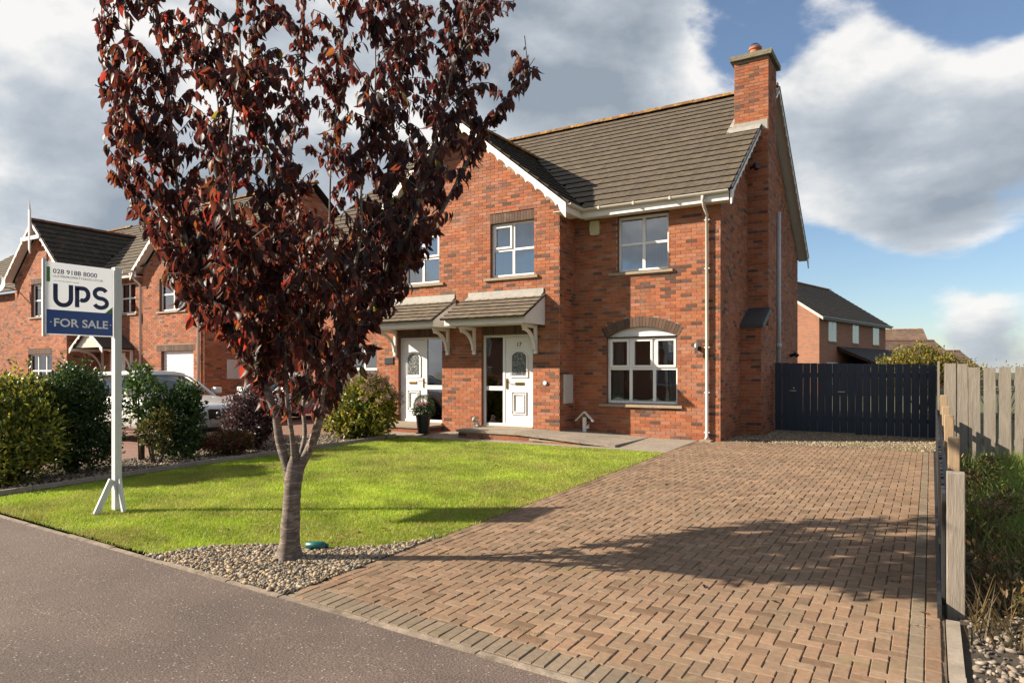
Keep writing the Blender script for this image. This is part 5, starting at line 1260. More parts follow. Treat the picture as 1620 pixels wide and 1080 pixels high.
shrub('hedge_shrub', 'large yellow green shrub at the left edge beside the footpath', (-11.55, 4.75, gz(4.7)), [(-.35, -.1, .85, .75, .7, .72), (.15, .05, .62, .56, .6, .56), (-.2, .1, 1.15, .58, .55, .40), (.0, -.3, .4, .66, .4, .36)], 16000, .085, .034, YEL + YEL + OLV[:3], 11, stems=9, tops=((-.55, .2, 1.3, 1.85, 40), (.1, 0, 1.2, 1.7, 34), (-.1, .2, 1.4, 1.8, 30), (.5, .1, .9, 1.3, 26)))
shrub('hedge_shrub', 'tall dense dark green shrub just left of the sign post', (-11.7, 5.65, gz(6)), [(.0, .0, .85, .60, .62, .72), (.25, -.15, 1.2, .42, .42, .46), (-.32, .15, 1.2, .46, .42, .48), (.1, .05, .42, .60, .55, .32)], 16000, .065, .033, DRK, 12, stems=9, tops=((-.5, .1, 1.5, 1.9, 34), (.3, .0, 1.5, 1.82, 30), (0, .2, 1.5, 1.85, 26), (.55, -.1, .9, 1.45, 26)))
shrub('young_laurel', 'open green shrub with bare stem just right of the sign post', (-12.0, 6.95, gz(7)), [(.0, .0, 1.15, .40, .36, .40), (.12, .1, .85, .34, .3, .24), (-.1, -.05, 1.45, .2, .2, .25)], 1500, .09, .048, MID, 13, stems=3, stem_r=.018, tops=((0.05, 0, 1.5, 1.7, 25),))
shrub('young_laurel', 'bushy dark green shrub in front of the white car bonnet', (-11.75, 7.45, gz(7.5)), [(.0, .0, .75, .42, .42, .42), (.08, .1, 1.05, .26, .26, .30), (.15, -.1, .35, .45, .4, .30)], 4200, .085, .045, DRK + MID, 14, stems=5, tops=((.05, 0, 1.2, 1.45, 24), (.3, .1, .9, 1.2, 18), (-.3, 0, .9, 1.25, 18)))
shrub('yellow_shrub', 'sparse small shrub with yellowing leaves before the white car', (-11.5, 6.85, gz(6.9)), [(.0, .0, .55, .26, .24, .28), (.1, .12, .78, .18, .16, .2)], 700, .08, .04, GOLD + OLV, 15, stems=7, stem_r=.014)
shrub('red_shrub', 'low spreading plant with red and green leaves beside the purple shrub', (-11.2, 8.05, gz(8.0)), [(.0, .0, .22, .46, .36, .18), (.2, .1, .28, .3, .28, .15)], 3000, .08, .026, [(.22, .025, .02), (.12, .06, .025), (.07, .09, .025), (.16, .05, .03), (.10, .11, .03)], 16, stems=6, stem_r=.006)
shrub('purple_shrub', 'rounded dark purple leaved shrub behind the tree trunk', (-11.55, 8.85, gz(8.9)), [(.0, .0, .62, .52, .5, .50), (.1, .1, .85, .42, .4, .38), (.25, -.1, .5, .45, .4, .36), (-.2, 0, .4, .42, .4, .36)], 9000, .06, .036, PUR, 17, stems=7)
def hydrangea():
    h = shrub('hydrangea', 'hydrangea with yellowing leaves and faded pink brown flower heads by the doors', (-10.75, 11.2, gz(11)), [(.0, .0, .60, .68, .6, .55), (.15, .1, .92, .55, .5, .46), (.45, -.05, .62, .45, .4, .45), (-.4, -.1, .45, .5, .45, .40)], 7500, .10, .06, YEL + GOLD + YEL, 18, stems=9, lump=.18)
    r = np.random.default_rng(5)
    for k in range(46):
        d = unit(r.normal(size=(1, 3)))[0]; d[2] = abs(d[2]) * .9 + .1; c = np.array([.12, -.02, .70]) + d * np.array([.82, .72, .74]) * r.uniform(.92, 1.05)
        if c[2] < .3: continue
        n = 90; dd = unit(r.normal(size=(n, 3))); P = c + dd * np.array([.085, .085, .075]) * r.uniform(.8, 1.25); V, F = leaf_tris(P, unit(r.normal(size=(n, 3))), dd, np.full(n, .03), np.full(n, .026)); base = np.array([(.34, .20, .13), (.30, .19, .11), (.38, .25, .18), (.26, .22, .10)][r.integers(4)])
        me = raw_mesh('flower_head', V, F, 3, 'flower', np.repeat(base * r.uniform(.75, 1.2, n)[:, None], 2, 0)); o = bpy.data.objects.new('flower_head', me); col.objects.link(o); o.parent = h
hydrangea()
def pot_plant():
    b = Vector((-10.0, 12.37, .004)); p = empty('plant_pot', b, 'tall black planter standing at the foot of the door steps', 'planter')
    mb = MB(); mb.prism([(-.12, -.12, .0), (.12, -.12, .0), (.12, .12, .0), (-.12, .12, .0)], (0, 0, .02)); mb.tube([(0, 0, .0), (0, 0, .40), (0, 0, .405), (0, 0, .43), (0, 0, .431), (0, 0, .38)], [.125, .17, .185, .185, .165, .16], 24); mb.build('pot', 'dark', p, local=True)
    mb = MB(); mb.poly([(.16 * math.cos(2 * math.pi * k / 16), .16 * math.sin(2 * math.pi * k / 16), .385) for k in range(16)]); mb.build('soil', 'soil', p, local=True)
    shrub('chrysanthemum', 'bushy green potted plant with small pink flowers in the black planter', b + Vector((0, 0, .38)), [(0, 0, .12, .23, .23, .17)], 1500, .04, .02, MID + DRK, 21, stems=3, cat='plant', stem_r=.004)
    fl = bpy.data.objects['chrysanthemum']; r = np.random.default_rng(3); n = 420
    P = np.c_[r.normal(size=n) * .07 - .02, r.normal(size=n) * .07 - .05, r.uniform(.26, .34, n)]; V, F = leaf_tris(P, unit(r.normal(size=(n, 3)) + [0, 0, .6]), unit(r.normal(size=(n, 3))), np.full(n, .022), np.full(n, .016)); me = raw_mesh('flowers', V, F, 3, 'flower', np.repeat(np.tile([[.62, .30, .34]], (n, 1)) * r.uniform(.7, 1.2, n)[:, None], 2, 0)); o = bpy.data.objects.new('flowers', me); col.objects.link(o); o.parent = fl; o['kind'] = 'stuff'
    shrub('topiary_ball', 'clipped round topiary ball behind the potted flowers', (-10.12, 12.55, .004), [(0, 0, .66, .235, .235, .225)], 2600, .026, .014, DRK + OLV[:1], 22, stems=2, cat='plant', shell=.8, lump=.03)
    t = bpy.data.objects['topiary_ball']; mb = MB(); mb.tube([(0, 0, .0), (0, 0, .22), (0, 0, .221), (0, 0, .2)], [.10, .13, .115, .11], 18); mb.build('pot', 'dark', t, local=True); mb = MB(); mb.tube([(0, 0, .1), (0, 0, .6)], .015, 8); mb.build('trunk', 'bark_brown', t, local=True)
pot_plant()
b = at(1462, 572, 24.0)
shrub('yellow_bush', 'wide yellow green bush showing above the dark gate', (b.x, b.y, 0), [(-.75, 0, 1.45, .85, .7, .62), (.35, 0, 1.5, .85, .7, .62), (1.15, 0, 1.2, .7, .6, .55), (-.1, 0, 1.75, .8, .6, .62)], 7500, .11, .05, [(.30, .24, .03), (.20, .18, .03), (.14, .15, .03), (.34, .27, .05)], 31, stems=6)
b = at(1580, 576, 21.0)
shrub('leafless_bush', 'thin twiggy bush with few leaves behind the weathered paling fence', (b.x, b.y, 0), [(-.6, 0, 1.2, .6, .5, .42), (.4, .1, 1.25, .8, .5, .48), (1.2, 0, 1.2, .7, .5, .5)], 420, .08, .03, OLV + [(.12, .07, .05)], 32, stems=34, stem_r=.006)

# ------------------------------------------------------------------ THE PURPLE TREE
def plum_tree():
    r = random.Random(42); T = G(457, 886); DT = 6.02
    tree = empty('purple_leaf_tree', T, 'purple leaved tree with pale banded trunk in the gravel corner of the lawn', 'tree')
    def limb(pts): return [at(px + (r.gauss(0, 5) if py < 480 else 0), py, DT + dd + (r.gauss(0, .05) if py < 480 else 0)) for px, py, dd in pts]
    def smooth(P, k=5):
        out = []
        for i in range(len(P) - 1):
            p0, p1, p2, p3 = P[max(i - 1, 0)], P[i], P[i + 1], P[min(i + 2, len(P) - 1)]
            for j in range(k):
                t = j / k; out.append(.5 * ((2 * p1) + (p2 - p0) * t + (2 * p0 - 5 * p1 + 4 * p2 - p3) * t * t + (3 * p1 - p0 - 3 * p2 + p3) * t ** 3))
        return out + [P[-1]]
    def rad(rs, n): return [rs[min(int(i / (n - 1) * (len(rs) - 1)), len(rs) - 2)] * (1 - (i / (n - 1) * (len(rs) - 1)) % 1 if i < n - 1 else 0) + rs[min(int(i / (n - 1) * (len(rs) - 1)), len(rs) - 2) + 1] * ((i / (n - 1) * (len(rs) - 1)) % 1 if i < n - 1 else 1) for i in range(n)]
    tp = smooth(limb([(456, 892, 0), (457, 876, 0), (459, 840, 0), (462, 790, 0), (465, 752, 0), (467, 722, 0), (468, 700, 0)])); mb = MB(); tr = rad([.128, .094, .080, .074, .080, .046, .015], len(tp))
    mb.tube(tp, tr, 20)
    for i, v in enumerate(mb.v):
        q = Vector(v); hgt = q.z - T.z; th_ = math.atan2(q.y - T.y, q.x - T.x); nn = .045 * max(0, math.cos(5 * th_ + 1)) * math.exp(-max(hgt, 0) / .06) + mnoise.noise(q * 9) * .010 + mnoise.noise(Vector((q.x * 4, q.y * 4, q.z * 40))) * .004; ctr = min(tp, key=lambda p: (p - q).length); mb.v[i] = tuple(q + (q - ctr).normalized() * nn)
    mb.build('trunk', 'bark', tree, smooth=True)
    LIMBS = [
     ([(463, 785, 0), (455, 740, .0), (443, 700, .02), (434, 650, .04), (410, 594, .05), (372, 535, .0), (338, 480, -.1), (308, 420, -.15), (288, 350, -.2), (277, 260, -.2), (262, 130, -.2), (248, 0, -.2), (238, -150, -.2)], .051),
     ([(464, 785, 0), (474, 740, .0), (496, 695, .0), (512, 640, .05), (531, 590, .1), (558, 540, .15), (585, 490, .2), (605, 440, .25), (612, 370, .3), (618, 290, .3), (622, 190, .3), (638, 70, .3), (645, -90, .3)], .053),
     ([(466, 740, -.02), (462, 690, -.1), (455, 640, -.15), (452, 590, -.2), (448, 520, -.3), (440, 430, -.4), (430, 330, -.45), (420, 220, -.5), (405, 100, -.5), (400, -40, -.5)], .026),
     ([(470, 738, .03), (482, 690, .15), (480, 640, .3), (490, 570, .5), (505, 480, .7), (520, 380, .8), (530, 260, .85), (540, 140, .9), (548, 10, .9), (550, -100, .9)], .025),
     ([(490, 712, -.03), (506, 650, -.25), (522, 570, -.5), (545, 480, -.7), (560, 380, -.8), (575, 270, -.85), (590, 160, -.85), (600, 40, -.85), (604, -60, -.85)], .025),
     ([(600, 452, .24), (650, 395, .3), (695, 345, .3), (728, 280, .35), (760, 215, .35), (795, 165, .3), (825, 125, .3), (848, 92, .3)], .028),
     ([(378, 543, .0), (340, 500, .2), (300, 450, .35), (250, 395, .45), (215, 335, .5), (195, 250, .5), (180, 150, .5), (168, 50, .5), (160, -60, .5)], .027),
     ([(342, 486, -.1), (346, 420, .2), (350, 350, .35), (345, 260, .4), (338, 160, .4), (320, 60, .4), (305, -70, .4)], .022),
     ([(578, 505, .18), (615, 430, -.2), (645, 360, -.4), (672, 280, -.5), (692, 200, -.55), (715, 110, -.6), (745, 20, -.6), (775, -60, -.6)], .026),
     ([(490, 575, .5), (472, 480, .9), (466, 380, 1.2), (470, 260, 1.3), (475, 120, 1.3), (478, 0, 1.3), (480, -90, 1.3)], .024),
     ([(412, 600, .05), (395, 520, -.4), (380, 430, -.7), (370, 330, -.85), (365, 220, -.9), (372, 110, -.9), (385, 30, -.9), (395, -60, -.9)], .024),
     ([(605, 440, .25), (652, 330, .7), (690, 220, .95), (720, 110, 1.1), (755, 10, 1.1), (790, -60, 1.1)], .02),
     ([(300, 450, .3), (268, 350, -.25), (235, 250, -.4), (215, 140, -.4), (205, 40, -.4), (200, -60, -.4)], .016),
    ]
    OUT_L = [(-200, 150), (0, 148), (120, 152), (200, 165), (300, 165), (345, 215), (400, 250), (480, 262), (530, 280), (600, 385), (660, 415), (740, 430)]
    OUT_R = [(-200, 840), (0, 836), (60, 828), (115, 858), (165, 805), (220, 780), (280, 742), (330, 718), (400, 680), (450, 650), (560, 622), (620, 600), (680, 545), (740, 490)]
    def lim(tab, y):
        for (a, xa), (b, xb) in zip(tab[:-1], tab[1:]):
            if a <= y <= b: return xa + (xb - xa) * (y - a) / (b - a)
        return None
    def project(p):
        d = -_s * p.x + _c * p.y; l = _c * p.x + _s * p.y; return 810 + 1080 * l / d, 587 - 1080 * (p.z - CAMZ) / d, d
    leaves = []; twig = MB()
    def add_leaf(p, out, up_tip=False):
        px, py, d = project(p)
        a, b = lim(OUT_L, py), lim(OUT_R, py)
        if a is None or px < a + r.uniform(0, 14) or px > b - r.uniform(0, 14): return False
        leaves.append((p, out)); return True
    for pts, r0 in LIMBS:
        P = smooth(limb(pts)); n = len(P); mb = MB(); rr = [r0 * (1 - .88 * (i / (n - 1)) ** .7) for i in range(n)]
        mb.tube(P, rr, 10); mb.build('branch', 'bark', tree, smooth=True)
        acc = 0.0; nxt = .05
        for i in range(1, n):
            seg = P[i] - P[i - 1]; acc += seg.length
            while acc > nxt:
                nxt += r.uniform(.014, .036)
                px, py, d = project(P[i])
                if py > 650 or (py > 560 and r.random() < .50) or (py < 340 and r.random() < .34): continue
                if mnoise.noise(P[i] * 2.3) < -.20 and py < 360 and px < 700 and r.random() < .7: continue
                az = r.uniform(0, 2 * math.pi); out = Vector((math.cos(az), math.sin(az), 0)); t = seg.normalized()
                dirn = (out * r.uniform(.45, .9) + t * r.uniform(.35, .8) + Vector((0, 0, r.uniform(.0, .35)))).normalized(); L_ = r.uniform(.16, .50) * (1.0 if py < 520 else .75)
                st = P[i - 1] + seg * r.random(); k = max(3, int(L_ / .036)); Q = []
                for j in range(k + 1):
                    f = j / k; q = st + dirn * (L_ * f) + Vector((0, 0, .10 * L_ * math.sin(f * 3.1) - .12 * f * f * L_)) + Vector((r.gauss(0, .008), r.gauss(0, .008), 0)); Q.append(q)
                    if j >= 1:
                        side = Vector((-dirn.y, dirn.x, 0)).normalized() * (1 if j % 2 else -1)
                        if add_leaf(q, (side * .8 + dirn * .4 + out * .2)) and r.random() < .45: add_leaf(q + Vector((r.gauss(0, .015), r.gauss(0, .015), r.gauss(0, .01))), (-side * .8 + dirn * .3))
                qx, qy, _ = project(Q[-1]); a, b = lim(OUT_L, qy), lim(OUT_R, qy)
                if a is not None and a - 5 < qx < b + 5: twig.tube(Q[::max(1, k // 3)] if k >= 3 else Q, .004, 4, cap=False)
    twig.build('twigs', 'bark', tree, kind='stuff')
    # leaf templates: ovate, folded and curled
    tmpl = []
    for v in range(6):
        n = 6; V = []; F = []; curl = r.uniform(.3, 1.2); fold = r.uniform(.10, .42); tw = r.uniform(-.5, .5)
        for i in range(n + 1):
            t = i / n; w = .5 * .40 * (math.sin(math.pi * t ** .78) ** .85 if 0 < t < 1 else .02); yb = -curl * t * t * .38; x = t * (1 - .12 * curl * t)
            c, s = math.cos(tw * t), math.sin(tw * t)
            for sd in (-1, 0, 1): V.append((x, sd * w * c - 0 * s, yb + abs(sd) * w * fold * 1.6 + sd * w * s))
        for i in range(n):
            for k in range(2): a = i * 3 + k; F.append((a, a + 1, a + 4, a + 3))
        tmpl.append((np.array(V), np.array(F)))
    PALC = [((.032, .015, .014), (.14, .030, .020)), ((.022, .012, .013), (.07, .018, .016)), ((.046, .019, .014), (.22, .05, .024)), ((.030, .019, .021), (.09, .02, .02)), ((.044, .025, .019), (.17, .055, .024)), ((.085, .020, .016), (.38, .05, .03)), ((.080, .036, .015), (.36, .12, .03)), ((.06, .06, .018), (.25, .22, .04))]
    WT = [26, 24, 16, 18, 14, 3.0, 2.5, .6]
    mats = []
    for (p, out) in leaves:
        ax = (Vector((0, 0, -1)) * r.uniform(.75, 1.5) + out * r.uniform(.15, .70) + Vector((r.gauss(0, .25), r.gauss(0, .25), r.gauss(0, .12)))).normalized()
        nr = Vector((r.gauss(0, 1), r.gauss(0, 1), r.gauss(0, .4))) + out * .8; b = nr.cross(ax)
        if b.length < 1e-3: b = ax.orthogonal()
        b.normalize(); nn = ax.cross(b); s = r.uniform(.075, .145) if r.random() < .85 else r.uniform(.04, .08); px, py, d = project(p)
        red = 1.0 + 2.2 * max(0, 1 - abs(py - 470) / 190) * max(0, 1 - abs(px - 430) / 190)
        w = WT[:]; w[2] *= red; w[5] *= red * 1.6
        if px > 560: w = [w[0], w[1] * 1.5, w[2] * .6, w[3] * 1.4, w[4], w[5] * .3, w[6] * .3, w[7]]
        mats.append((Matrix(((ax.x, b.x, nn.x, p.x), (ax.y, b.y, nn.y, p.y), (ax.z, b.z, nn.z, p.z), (0, 0, 0, 1))), s, r.randrange(6), r.choices(range(len(PALC)), w)[0], d))
    order = sorted(range(len(mats)), key=lambda i: mats[i][4] / mats[i][1] ** .7); first = [i for i in order if project(mats[i][0].translation)[1] > 10][:300]; fs = set(first); cache = {}
    for i in first:
        Mx, s, v, c, d = mats[i]; key = (v, c)
        if key not in cache:
            V, F = tmpl[v]; cache[key] = raw_mesh('leaf', V, F, 4, 'plum_leaf', np.tile([q * 1.25 for q in PALC[c][0]], (len(F), 1)), np.tile(PALC[c][1], (len(F), 1)), smooth=True)
        o = bpy.data.objects.new('leaf', cache[key]); col.objects.link(o); o.parent = tree; o.matrix_local = Matrix.Translation(-T) @ Mx @ Matrix.Scale(s, 4)
    AV, AF, AC, AT = [], [], [], []; off = 0
    for i in order:
        if i in fs: continue
        Mx, s, v, c, d = mats[i]; V, F = tmpl[v]; R3 = np.array([row[:3] for row in Mx][:3]); t3 = np.array(Mx.translation); AV.append((V * s) @ R3.T + t3); AF.append(F + off); off += len(V); k = r.uniform(.85, 1.7)
        AC.append(np.tile(np.array(PALC[c][0]) * k, (len(F), 1))); AT.append(np.tile(np.array(PALC[c][1]) * k, (len(F), 1)))
    me = raw_mesh('foliage', np.concatenate(AV), np.concatenate(AF), 4, 'plum_leaf', np.concatenate(AC), np.concatenate(AT), smooth=True); o = bpy.data.objects.new('foliage', me); col.objects.link(o); o.parent = tree; o.location = -T; o['kind'] = 'stuff'
    print('LEAVES', len(leaves))
plum_tree()

# ------------------------------------------------------------------ GRASS, GRAVEL, SMALL THINGS
def inside_poly(P, poly):
    x, y = P[:, 0], P[:, 1]; c = np.zeros(len(P), bool); j = len(poly) - 1
    for i in range(len(poly)):
        xi, yi = poly[i]; xj, yj = poly[j]; c ^= ((yi > y) != (yj > y)) & (x < (xj - xi) * (y - yi) / (yj - yi + 1e-12) + xi); j = i
    return c
def gzv(y): return SLOPE * (np.clip(y, -8, 14) - 14)
def blades(name, label, pts, h, w, pal, m='grass', lean=.5, kind='stuff', tint=None, bright=None, extra=None):
    n = len(pts); a = rng.uniform(0, 6.283, n); hh = h * rng.uniform(.5, 1.35, n) if np.isscalar(h) else h; ww = w * rng.uniform(.7, 1.3, n)
    if extra is not None: hh = hh * extra
    base = np.c_[pts, gzv(pts[:, 1])]; d = np.c_[np.cos(a), np.sin(a), np.zeros(n)]; le = unit(rng.normal(size=(n, 3))) * lean; le[:, 2] = 0
    tip = base + np.c_[le[:, 0] * hh, le[:, 1] * hh, hh]; V = np.stack([base - d * ww[:, None] / 2, base + d * ww[:, None] / 2, tip], 1).reshape(-1, 3); F = np.arange(n * 3).reshape(-1, 3)
    c = np.array(pal)[rng.choice(len(pal), n)] * rng.uniform(.75, 1.25, n)[:, None]
    if bright is not None: c = c * bright[:, None]
    if tint is not None: c = c * (1 - tint[0][:, None]) + np.array(tint[1]) * tint[0][:, None]
    me = raw_mesh(name, V, F, 3, m, c); o = bpy.data.objects.new(name, me); col.objects.link(o); o['kind'] = kind
    if label: o['label'] = label; o['category'] = name.replace('_', ' ')
    return o
LAWN = [(-10.40, kerb_y(-10.4) - .03), (-6.1, kerb_y(-6.1) - .05), (-5.8, 3.98), (-5.3, 4.32), (-4.75, 4.48), (-4.35, 4.8), (-4.075, 5.2), (-4.09, 12.06), (-10.22, 11.86), (-10.36, 9.2), (-10.48, 7.0)]
def scatter(x0, x1, y0, y1, dens_fn, dmax):
    n = int((x1 - x0) * (y1 - y0) * dmax); P = np.c_[rng.uniform(x0, x1, n), rng.uniform(y0, y1, n)]; return P[rng.random(n) < dens_fn(P) / dmax]
P = scatter(-10.6, -4.05, 3.4, 12.1, lambda P: np.clip(11000 - 1150 * (P[:, 1] - 3.5), 3500, 11000), 11000); P = P[inside_poly(P, LAWN)]
wear = np.array([mnoise.noise(Vector((x * .9, y * .9, 3.3))) for x, y in P[::1]]) if len(P) < 400000 else np.zeros(len(P))
edge = np.minimum(np.abs(P[:, 0] + 4.08), np.abs(P[:, 1] - (3.36 - .04 * P[:, 0]))); keep = rng.random(len(P)) < np.clip(.45 + edge * 2.0 + wear * .35, .2, 1); P = P[keep]; wear = wear[keep]; edge = edge[keep]
fine = np.array([mnoise.noise(Vector((x * 4.5, y * 4.5, 1.3))) for x, y in P]); mid = np.array([mnoise.noise(Vector((x * 1.7 + 9, y * 2.6, 7.3))) for x, y in P]); dry = np.clip(.10 + wear * .9 + fine * .8 + .55 * np.exp(-edge / .18), 0, .95) * .8; bright = np.clip(1 + mid * .45 + fine * .25, .6, 1.3)
blades('grass', 'short mown grass of the front lawn', P, .026, .006, [(.37, .52, .034), (.31, .47, .032), (.45, .55, .045), (.24, .40, .026), (.50, .53, .08)], lean=.75, tint=(dry * .8, (.42, .34, .12)), bright=bright, extra=np.where((rng.random(len(P)) < .03), 1.9, 1.0) * (1 + .7 * np.exp(-edge / .06)))
# rough verge on the right
P = scatter(.30, 6.5, 3.0, 12.9, lambda P: np.full(len(P), 2200.0), 2200); wv = np.array([mnoise.noise(Vector((x * 1.3, y * 1.1, 8))) for x, y in P]); den = np.clip((P[:, 1] - 5.6) / 2.5, .03, 1) * np.clip(.55 + wv * 1.4, 0, 1) * np.clip((P[:, 0] - .3) / .45, .25, 1); P = P[rng.random(len(P)) < den]
blades('verge_grass', 'rough long grass and weeds on the verge beside the paling fence', P, .26, .010, [(.18, .32, .05), (.23, .36, .06), (.30, .36, .08), (.38, .33, .11), (.13, .23, .04)], lean=.8)
P = scatter(.20, 1.3, 4.9, 10.5, lambda P: np.full(len(P), 420.0), 420); P = P[rng.random(len(P)) < np.clip(1.15 - (P[:, 0] - .2) * 1.1, 0, 1)]
blades('dry_weeds', 'dry brown weeds along the low fence', P, .26, .010, [(.13, .085, .04), (.17, .12, .055), (.09, .065, .03), (.08, .085, .03), (.20, .13, .05)], lean=.7)
P = scatter(-3.7, .1, 14.25, 14.9, lambda P: np.full(len(P), 900.0), 900); P = P[rng.random(len(P)) < np.clip((P[:, 0] + 2.6) / 3.2, .02, .9)]
blades('strip_grass', 'thin fringe of grass where the drive meets the gravel', P, .04, .008, [(.13, .16, .025), (.16, .17, .03)], lean=.8)
def weeds(name, label, spots, pal, seed, n, ln=.07, wd=.022):
    r = np.random.default_rng(seed); V_, F_, C_ = [], [], []; off = 0
    for (x, y, h, rad_) in spots:
        k = int(n * h * 2); t = r.random(k) ** .6; P = np.c_[x + r.normal(size=k) * rad_, y + r.normal(size=k) * rad_, gz(y) + t * h]; ax = unit(r.normal(size=(k, 3)) + [0, 0, .5]); V, F = leaf_tris(P, ax, unit(r.normal(size=(k, 3))), ln * r.uniform(.5, 1.4, k), wd * r.uniform(.6, 1.4, k)); V_.append(V); F_.append(F + off); off += len(V); C_.append(np.repeat(np.array(pal)[r.choice(len(pal), k)] * r.uniform(.7, 1.3, k)[:, None], 2, 0))
    o = bpy.data.objects.new(name, raw_mesh(name, np.concatenate(V_), np.concatenate(F_), 3, 'leaf', np.concatenate(C_))); col.objects.link(o); tag(o, label, 'weeds', kind='stuff')
rw = random.Random(77)
weeds('brown_weeds', 'dry brown leafy weeds growing along the low fence', [(rw.uniform(.25, .75), rw.uniform(5.2, 11.5), rw.uniform(.12, .42), .07) for _ in range(34)], [(.16, .10, .045), (.11, .075, .035), (.20, .14, .06), (.10, .11, .035), (.24, .14, .05)], 1, 130)
weeds('green_weeds', 'green leafy weeds among the rough grass of the verge', [(rw.uniform(.6, 4.5), rw.uniform(5.6, 12.7), rw.uniform(.10, .40), .10) for _ in range(90)], [(.14, .24, .04), (.20, .28, .05), (.10, .17, .03), (.26, .28, .07)], 2, 90)
# tufts in the paver joints
P = np.concatenate([np.c_[rng.normal(x, .05, 40), rng.normal(y, .02, 40)] for x, y in ((-3.75, 4.9), (-2.9, 4.75), (-3.3, 7.2), (-.25, 6.0), (-.15, 7.9), (-2.6, 8.2), (-2.2, 3.75), (-.05, 5.1))])
blades('joint_weeds', 'tiny weeds growing in the joints of the block drive', P, .02, .006, [(.13, .14, .03), (.10, .12, .03)], lean=.9)

def pebbles(name, label, P, size, pal, z0, seed=3):
    r = np.random.default_rng(seed); t = (1 + 5 ** .5) / 2
    V0 = np.array([(-1, t, 0), (1, t, 0), (-1, -t, 0), (1, -t, 0), (0, -1, t), (0, 1, t), (0, -1, -t), (0, 1, -t), (t, 0, -1), (t, 0, 1), (-t, 0, -1), (-t, 0, 1)], float); V0 /= np.linalg.norm(V0[0])
    F0 = np.array([(0, 11, 5), (0, 5, 1), (0, 1, 7), (0, 7, 10), (0, 10, 11), (1, 5, 9), (5, 11, 4), (11, 10, 2), (10, 7, 6), (7, 1, 8), (3, 9, 4), (3, 4, 2), (3, 2, 6), (3, 6, 8), (3, 8, 9), (4, 9, 5), (2, 4, 11), (6, 2, 10), (8, 6, 7), (9, 8, 1)])
    n = len(P); s = size * np.clip(r.lognormal(-.12, .38, n), .4, 2.0)[:, None] * np.c_[r.uniform(.75, 1.25, n), r.uniform(.6, 1.0, n), r.uniform(.4, .75, n)]; a = r.uniform(0, 6.28, n); ca, sa = np.cos(a), np.sin(a); tx = r.normal(size=(n, 2)) * .3
    V = V0[None] * (1 + .18 * r.normal(size=(n, 12, 1))) * s[:, None, :]; X = V[..., 0] * ca[:, None] - V[..., 1] * sa[:, None]; Y = V[..., 0] * sa[:, None] + V[..., 1] * ca[:, None]; Z = V[..., 2] + X * tx[:, :1] + Y * tx[:, 1:]
    C = np.c_[P, gzv(P[:, 1]) + z0 + size * r.uniform(.05, .55, n)]; V = np.stack([X, Y, Z], -1) + C[:, None, :]; F = (F0[None] + (np.arange(n) * 12)[:, None, None]).reshape(-1, 3)
    c = np.repeat(np.array(pal)[r.choice(len(pal), n)] * r.uniform(.7, 1.25, n)[:, None], 20, 0); me = raw_mesh(name, V.reshape(-1, 3), F, 3, 'pebble', c, smooth=True); o = bpy.data.objects.new(name, me); col.objects.link(o); tag(o, label, 'gravel', kind='stuff'); return o
PEB = [(.34, .26, .17), (.27, .21, .14), (.42, .34, .24), (.19, .15, .11), (.28, .25, .21), (.15, .14, .13), (.36, .25, .14)]
P = scatter(-6.8, -4.08, 3.4, 5.5, lambda P: np.full(len(P), 3600.0), 3600); P = P[inside_poly(P, GRAVEL_BED)]; ky = kerb_y(0) - .04 * P[:, 0]; P = P[P[:, 1] > ky - .075]
pebbles('tree_gravel', 'rounded beige pebbles round the foot of the purple tree', P, .0155, PEB, .006)
P = scatter(-12.3, -10.6, 3.9, 12.0, lambda P: np.full(len(P), 420.0), 420); pebbles('bed_gravel', 'scattered pale gravel on the shrub bed', P, .019, PEB, .012, 4)
P = scatter(-3.65, .15, 14.2, 17.4, lambda P: np.full(len(P), 500.0), 500); pebbles('gate_gravel', 'brown gravel in front of the gate', P, .014, PEB[:4], .004, 5)
P = scatter(.2, 3.5, 2.6, 6.8, lambda P: np.full(len(P), 800.0), 800); P = P[rng.random(len(P)) < np.clip((7.2 - P[:, 1]) / 2.2, 0, 1)]; pebbles('verge_gravel', 'grey brown stones on the bare verge in the right corner', P, .017, [(.25, .20, .15), (.18, .15, .12), (.30, .25, .20), (.12, .095, .075)], .0, 6)
def fallen():
    r = random.Random(9); P, A, Nn = [], [], []
    spots = [(r.uniform(-9.5, -4.3), r.uniform(4.5, 11), .03) for _ in range(26)] + [(r.uniform(-4, 0), r.uniform(4.4, 12), .012) for _ in range(16)] + [(r.uniform(-6.3, -4.2), r.uniform(3.8, 4.6), .04) for _ in range(10)] + [(r.gauss(-4.6, .9), r.gauss(5.2, .8), .03) for _ in range(14)]
    for i, (x, y, dz) in enumerate(spots): P.append((x, y, gz(y) + dz)); a = r.uniform(0, 6.28); A.append((math.cos(a), math.sin(a), r.uniform(-.05, .15))); Nn.append((r.gauss(0, .2), r.gauss(0, .2), 1))
    n = len(P); V, F = leaf_tris(np.array(P), np.array(A), np.array(Nn), np.full(n, .075), np.full(n, .038)); pal = np.array([(.16, .06, .03), (.10, .035, .025), (.22, .11, .05), (.30, .22, .15)]); c = np.repeat(pal[np.random.default_rng(2).choice(4, n)], 2, 0)
    o = bpy.data.objects.new('fallen_leaves', raw_mesh('fallen_leaves', V, F, 3, 'flower', c)); col.objects.link(o); tag(o, 'few brown fallen leaves on the lawn and drive', 'leaves', kind='stuff')
fallen()
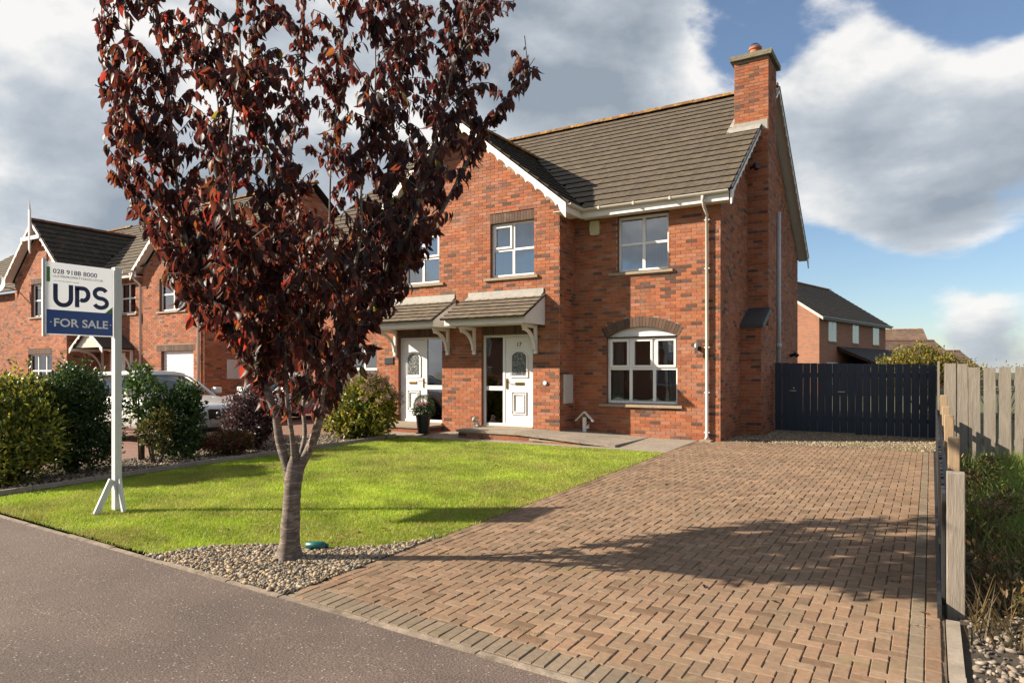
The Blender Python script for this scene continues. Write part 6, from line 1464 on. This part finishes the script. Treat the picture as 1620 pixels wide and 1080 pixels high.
def opposite():
    for k, (x, y, L_) in enumerate(((-6, -19, 13.0), (-22, -20, 12.5))):
        gable_house('brick_house', ('brick house across the street behind the viewer, mirrored in the large ground floor window', 'brick house across the street behind the viewer, mirrored in the front door sidelights')[k], (x, y, -.5), math.pi, L_, 8.6, 5.0, .72, wins=[(L_ * .2, 3.4, 1.2, 1.2), (L_ * .45, 3.4, 1.2, 1.2), (L_ * .78, 3.4, 1.2, 1.2), (L_ * .2, .9, 1.7, 1.3), (L_ * .78, .9, 1.7, 1.3)])
opposite()
def smalls():
    # teal plastic thing behind the trunk
    p = G(488, 874); t = empty('teal_container', p, 'teal plastic container lying on the gravel behind the tree trunk', 'container')
    mb = MB(); ax = Vector((_c, _s, 0)); mb.tube([p + ax * -.10 + Vector((0, .10, .042)), p + ax * -.09 + Vector((0, .10, .042)), p + ax * .06 + Vector((0, .10, .042)), p + ax * .085 + Vector((0, .10, .045))], [.022, .042, .042, .024], 18); mb.build('body', 'teal', t, smooth=True)
    mb = MB(); mb.tube([p + ax * .084 + Vector((0, .10, .045)), p + ax * .105 + Vector((0, .10, .044))], .018, 12); mb.build('cap', 'teal', t, smooth=True)
    # small white bird table against the wall
    b = Vector((-6.55, 13.75, .06)); t = empty('bird_table', b, 'small white wooden bird table standing against the brick wall', 'bird table')
    mb = MB(); mb.box((-.035, -.03, .02), (.035, .03, .36)); mb.build('post', 'white_paint', t, local=True)
    for s in (1, -1):
        mb = MB(); mb.obox((0, -.05, .47), (s * .21, 0, -.20), (0, .10, 0), (0, 0, .022)); mb.build('roof_board', 'white_paint', t, local=True)
    mb = MB(); mb.box((-.02, -.035, .12), (.10, .035, .15)); mb.obox((.03, -.03, .13), (.07, 0, .07), (0, .06, 0), (.01, 0, -.015)); mb.build('perch', 'white_paint', t, local=True)
    mb = MB(); mb.box((-.12, -.09, -.0), (.12, .09, .03)); mb.build('base', 'concrete', t, local=True)
    # pale stone ornament by door 17
    b = Vector((-9.03, 13.12, .152)); o = empty('stone_ornament', b, 'small pale stone animal ornament beside the door numbered 17', 'ornament')
    mb = MB(); mb.tube([(0, 0, 0), (0, 0, .03), (0, 0, .09), (0, 0, .14)], [.06, .085, .075, .03], 14); mb.build('body', 'sill_pale', o, smooth=True, local=True)
    mb = MB(); mb.tube([(-.02, -.06, .12), (-.02, -.06, .15), (-.02, -.06, .20), (-.02, -.06, .225)], [.02, .05, .045, .015], 12); h = mb.build('head', 'sill_pale', o, smooth=True, local=True)
    mb = MB(); mb.tube([(.0, -.05, .02), (.10, -.10, .02), (.13, -.11, .03)], [.05, .035, .01], 10); mb.build('paw', 'sill_pale', o, smooth=True, local=True)
    # inspection cover at the end of the drive
    mb = MB(); mb.box((-3.2, 14.35, .0), (-2.75, 14.75, .016)); tag(mb.build('drain_cover', 'black_metal', bevel=.004), 'small dark metal drain cover in the gravel near the house corner', 'drain cover')
M['sill_pale'] = mat('pale_stone', (.55, .46, .38), .9, var=.2, var_scale=20)
smalls()
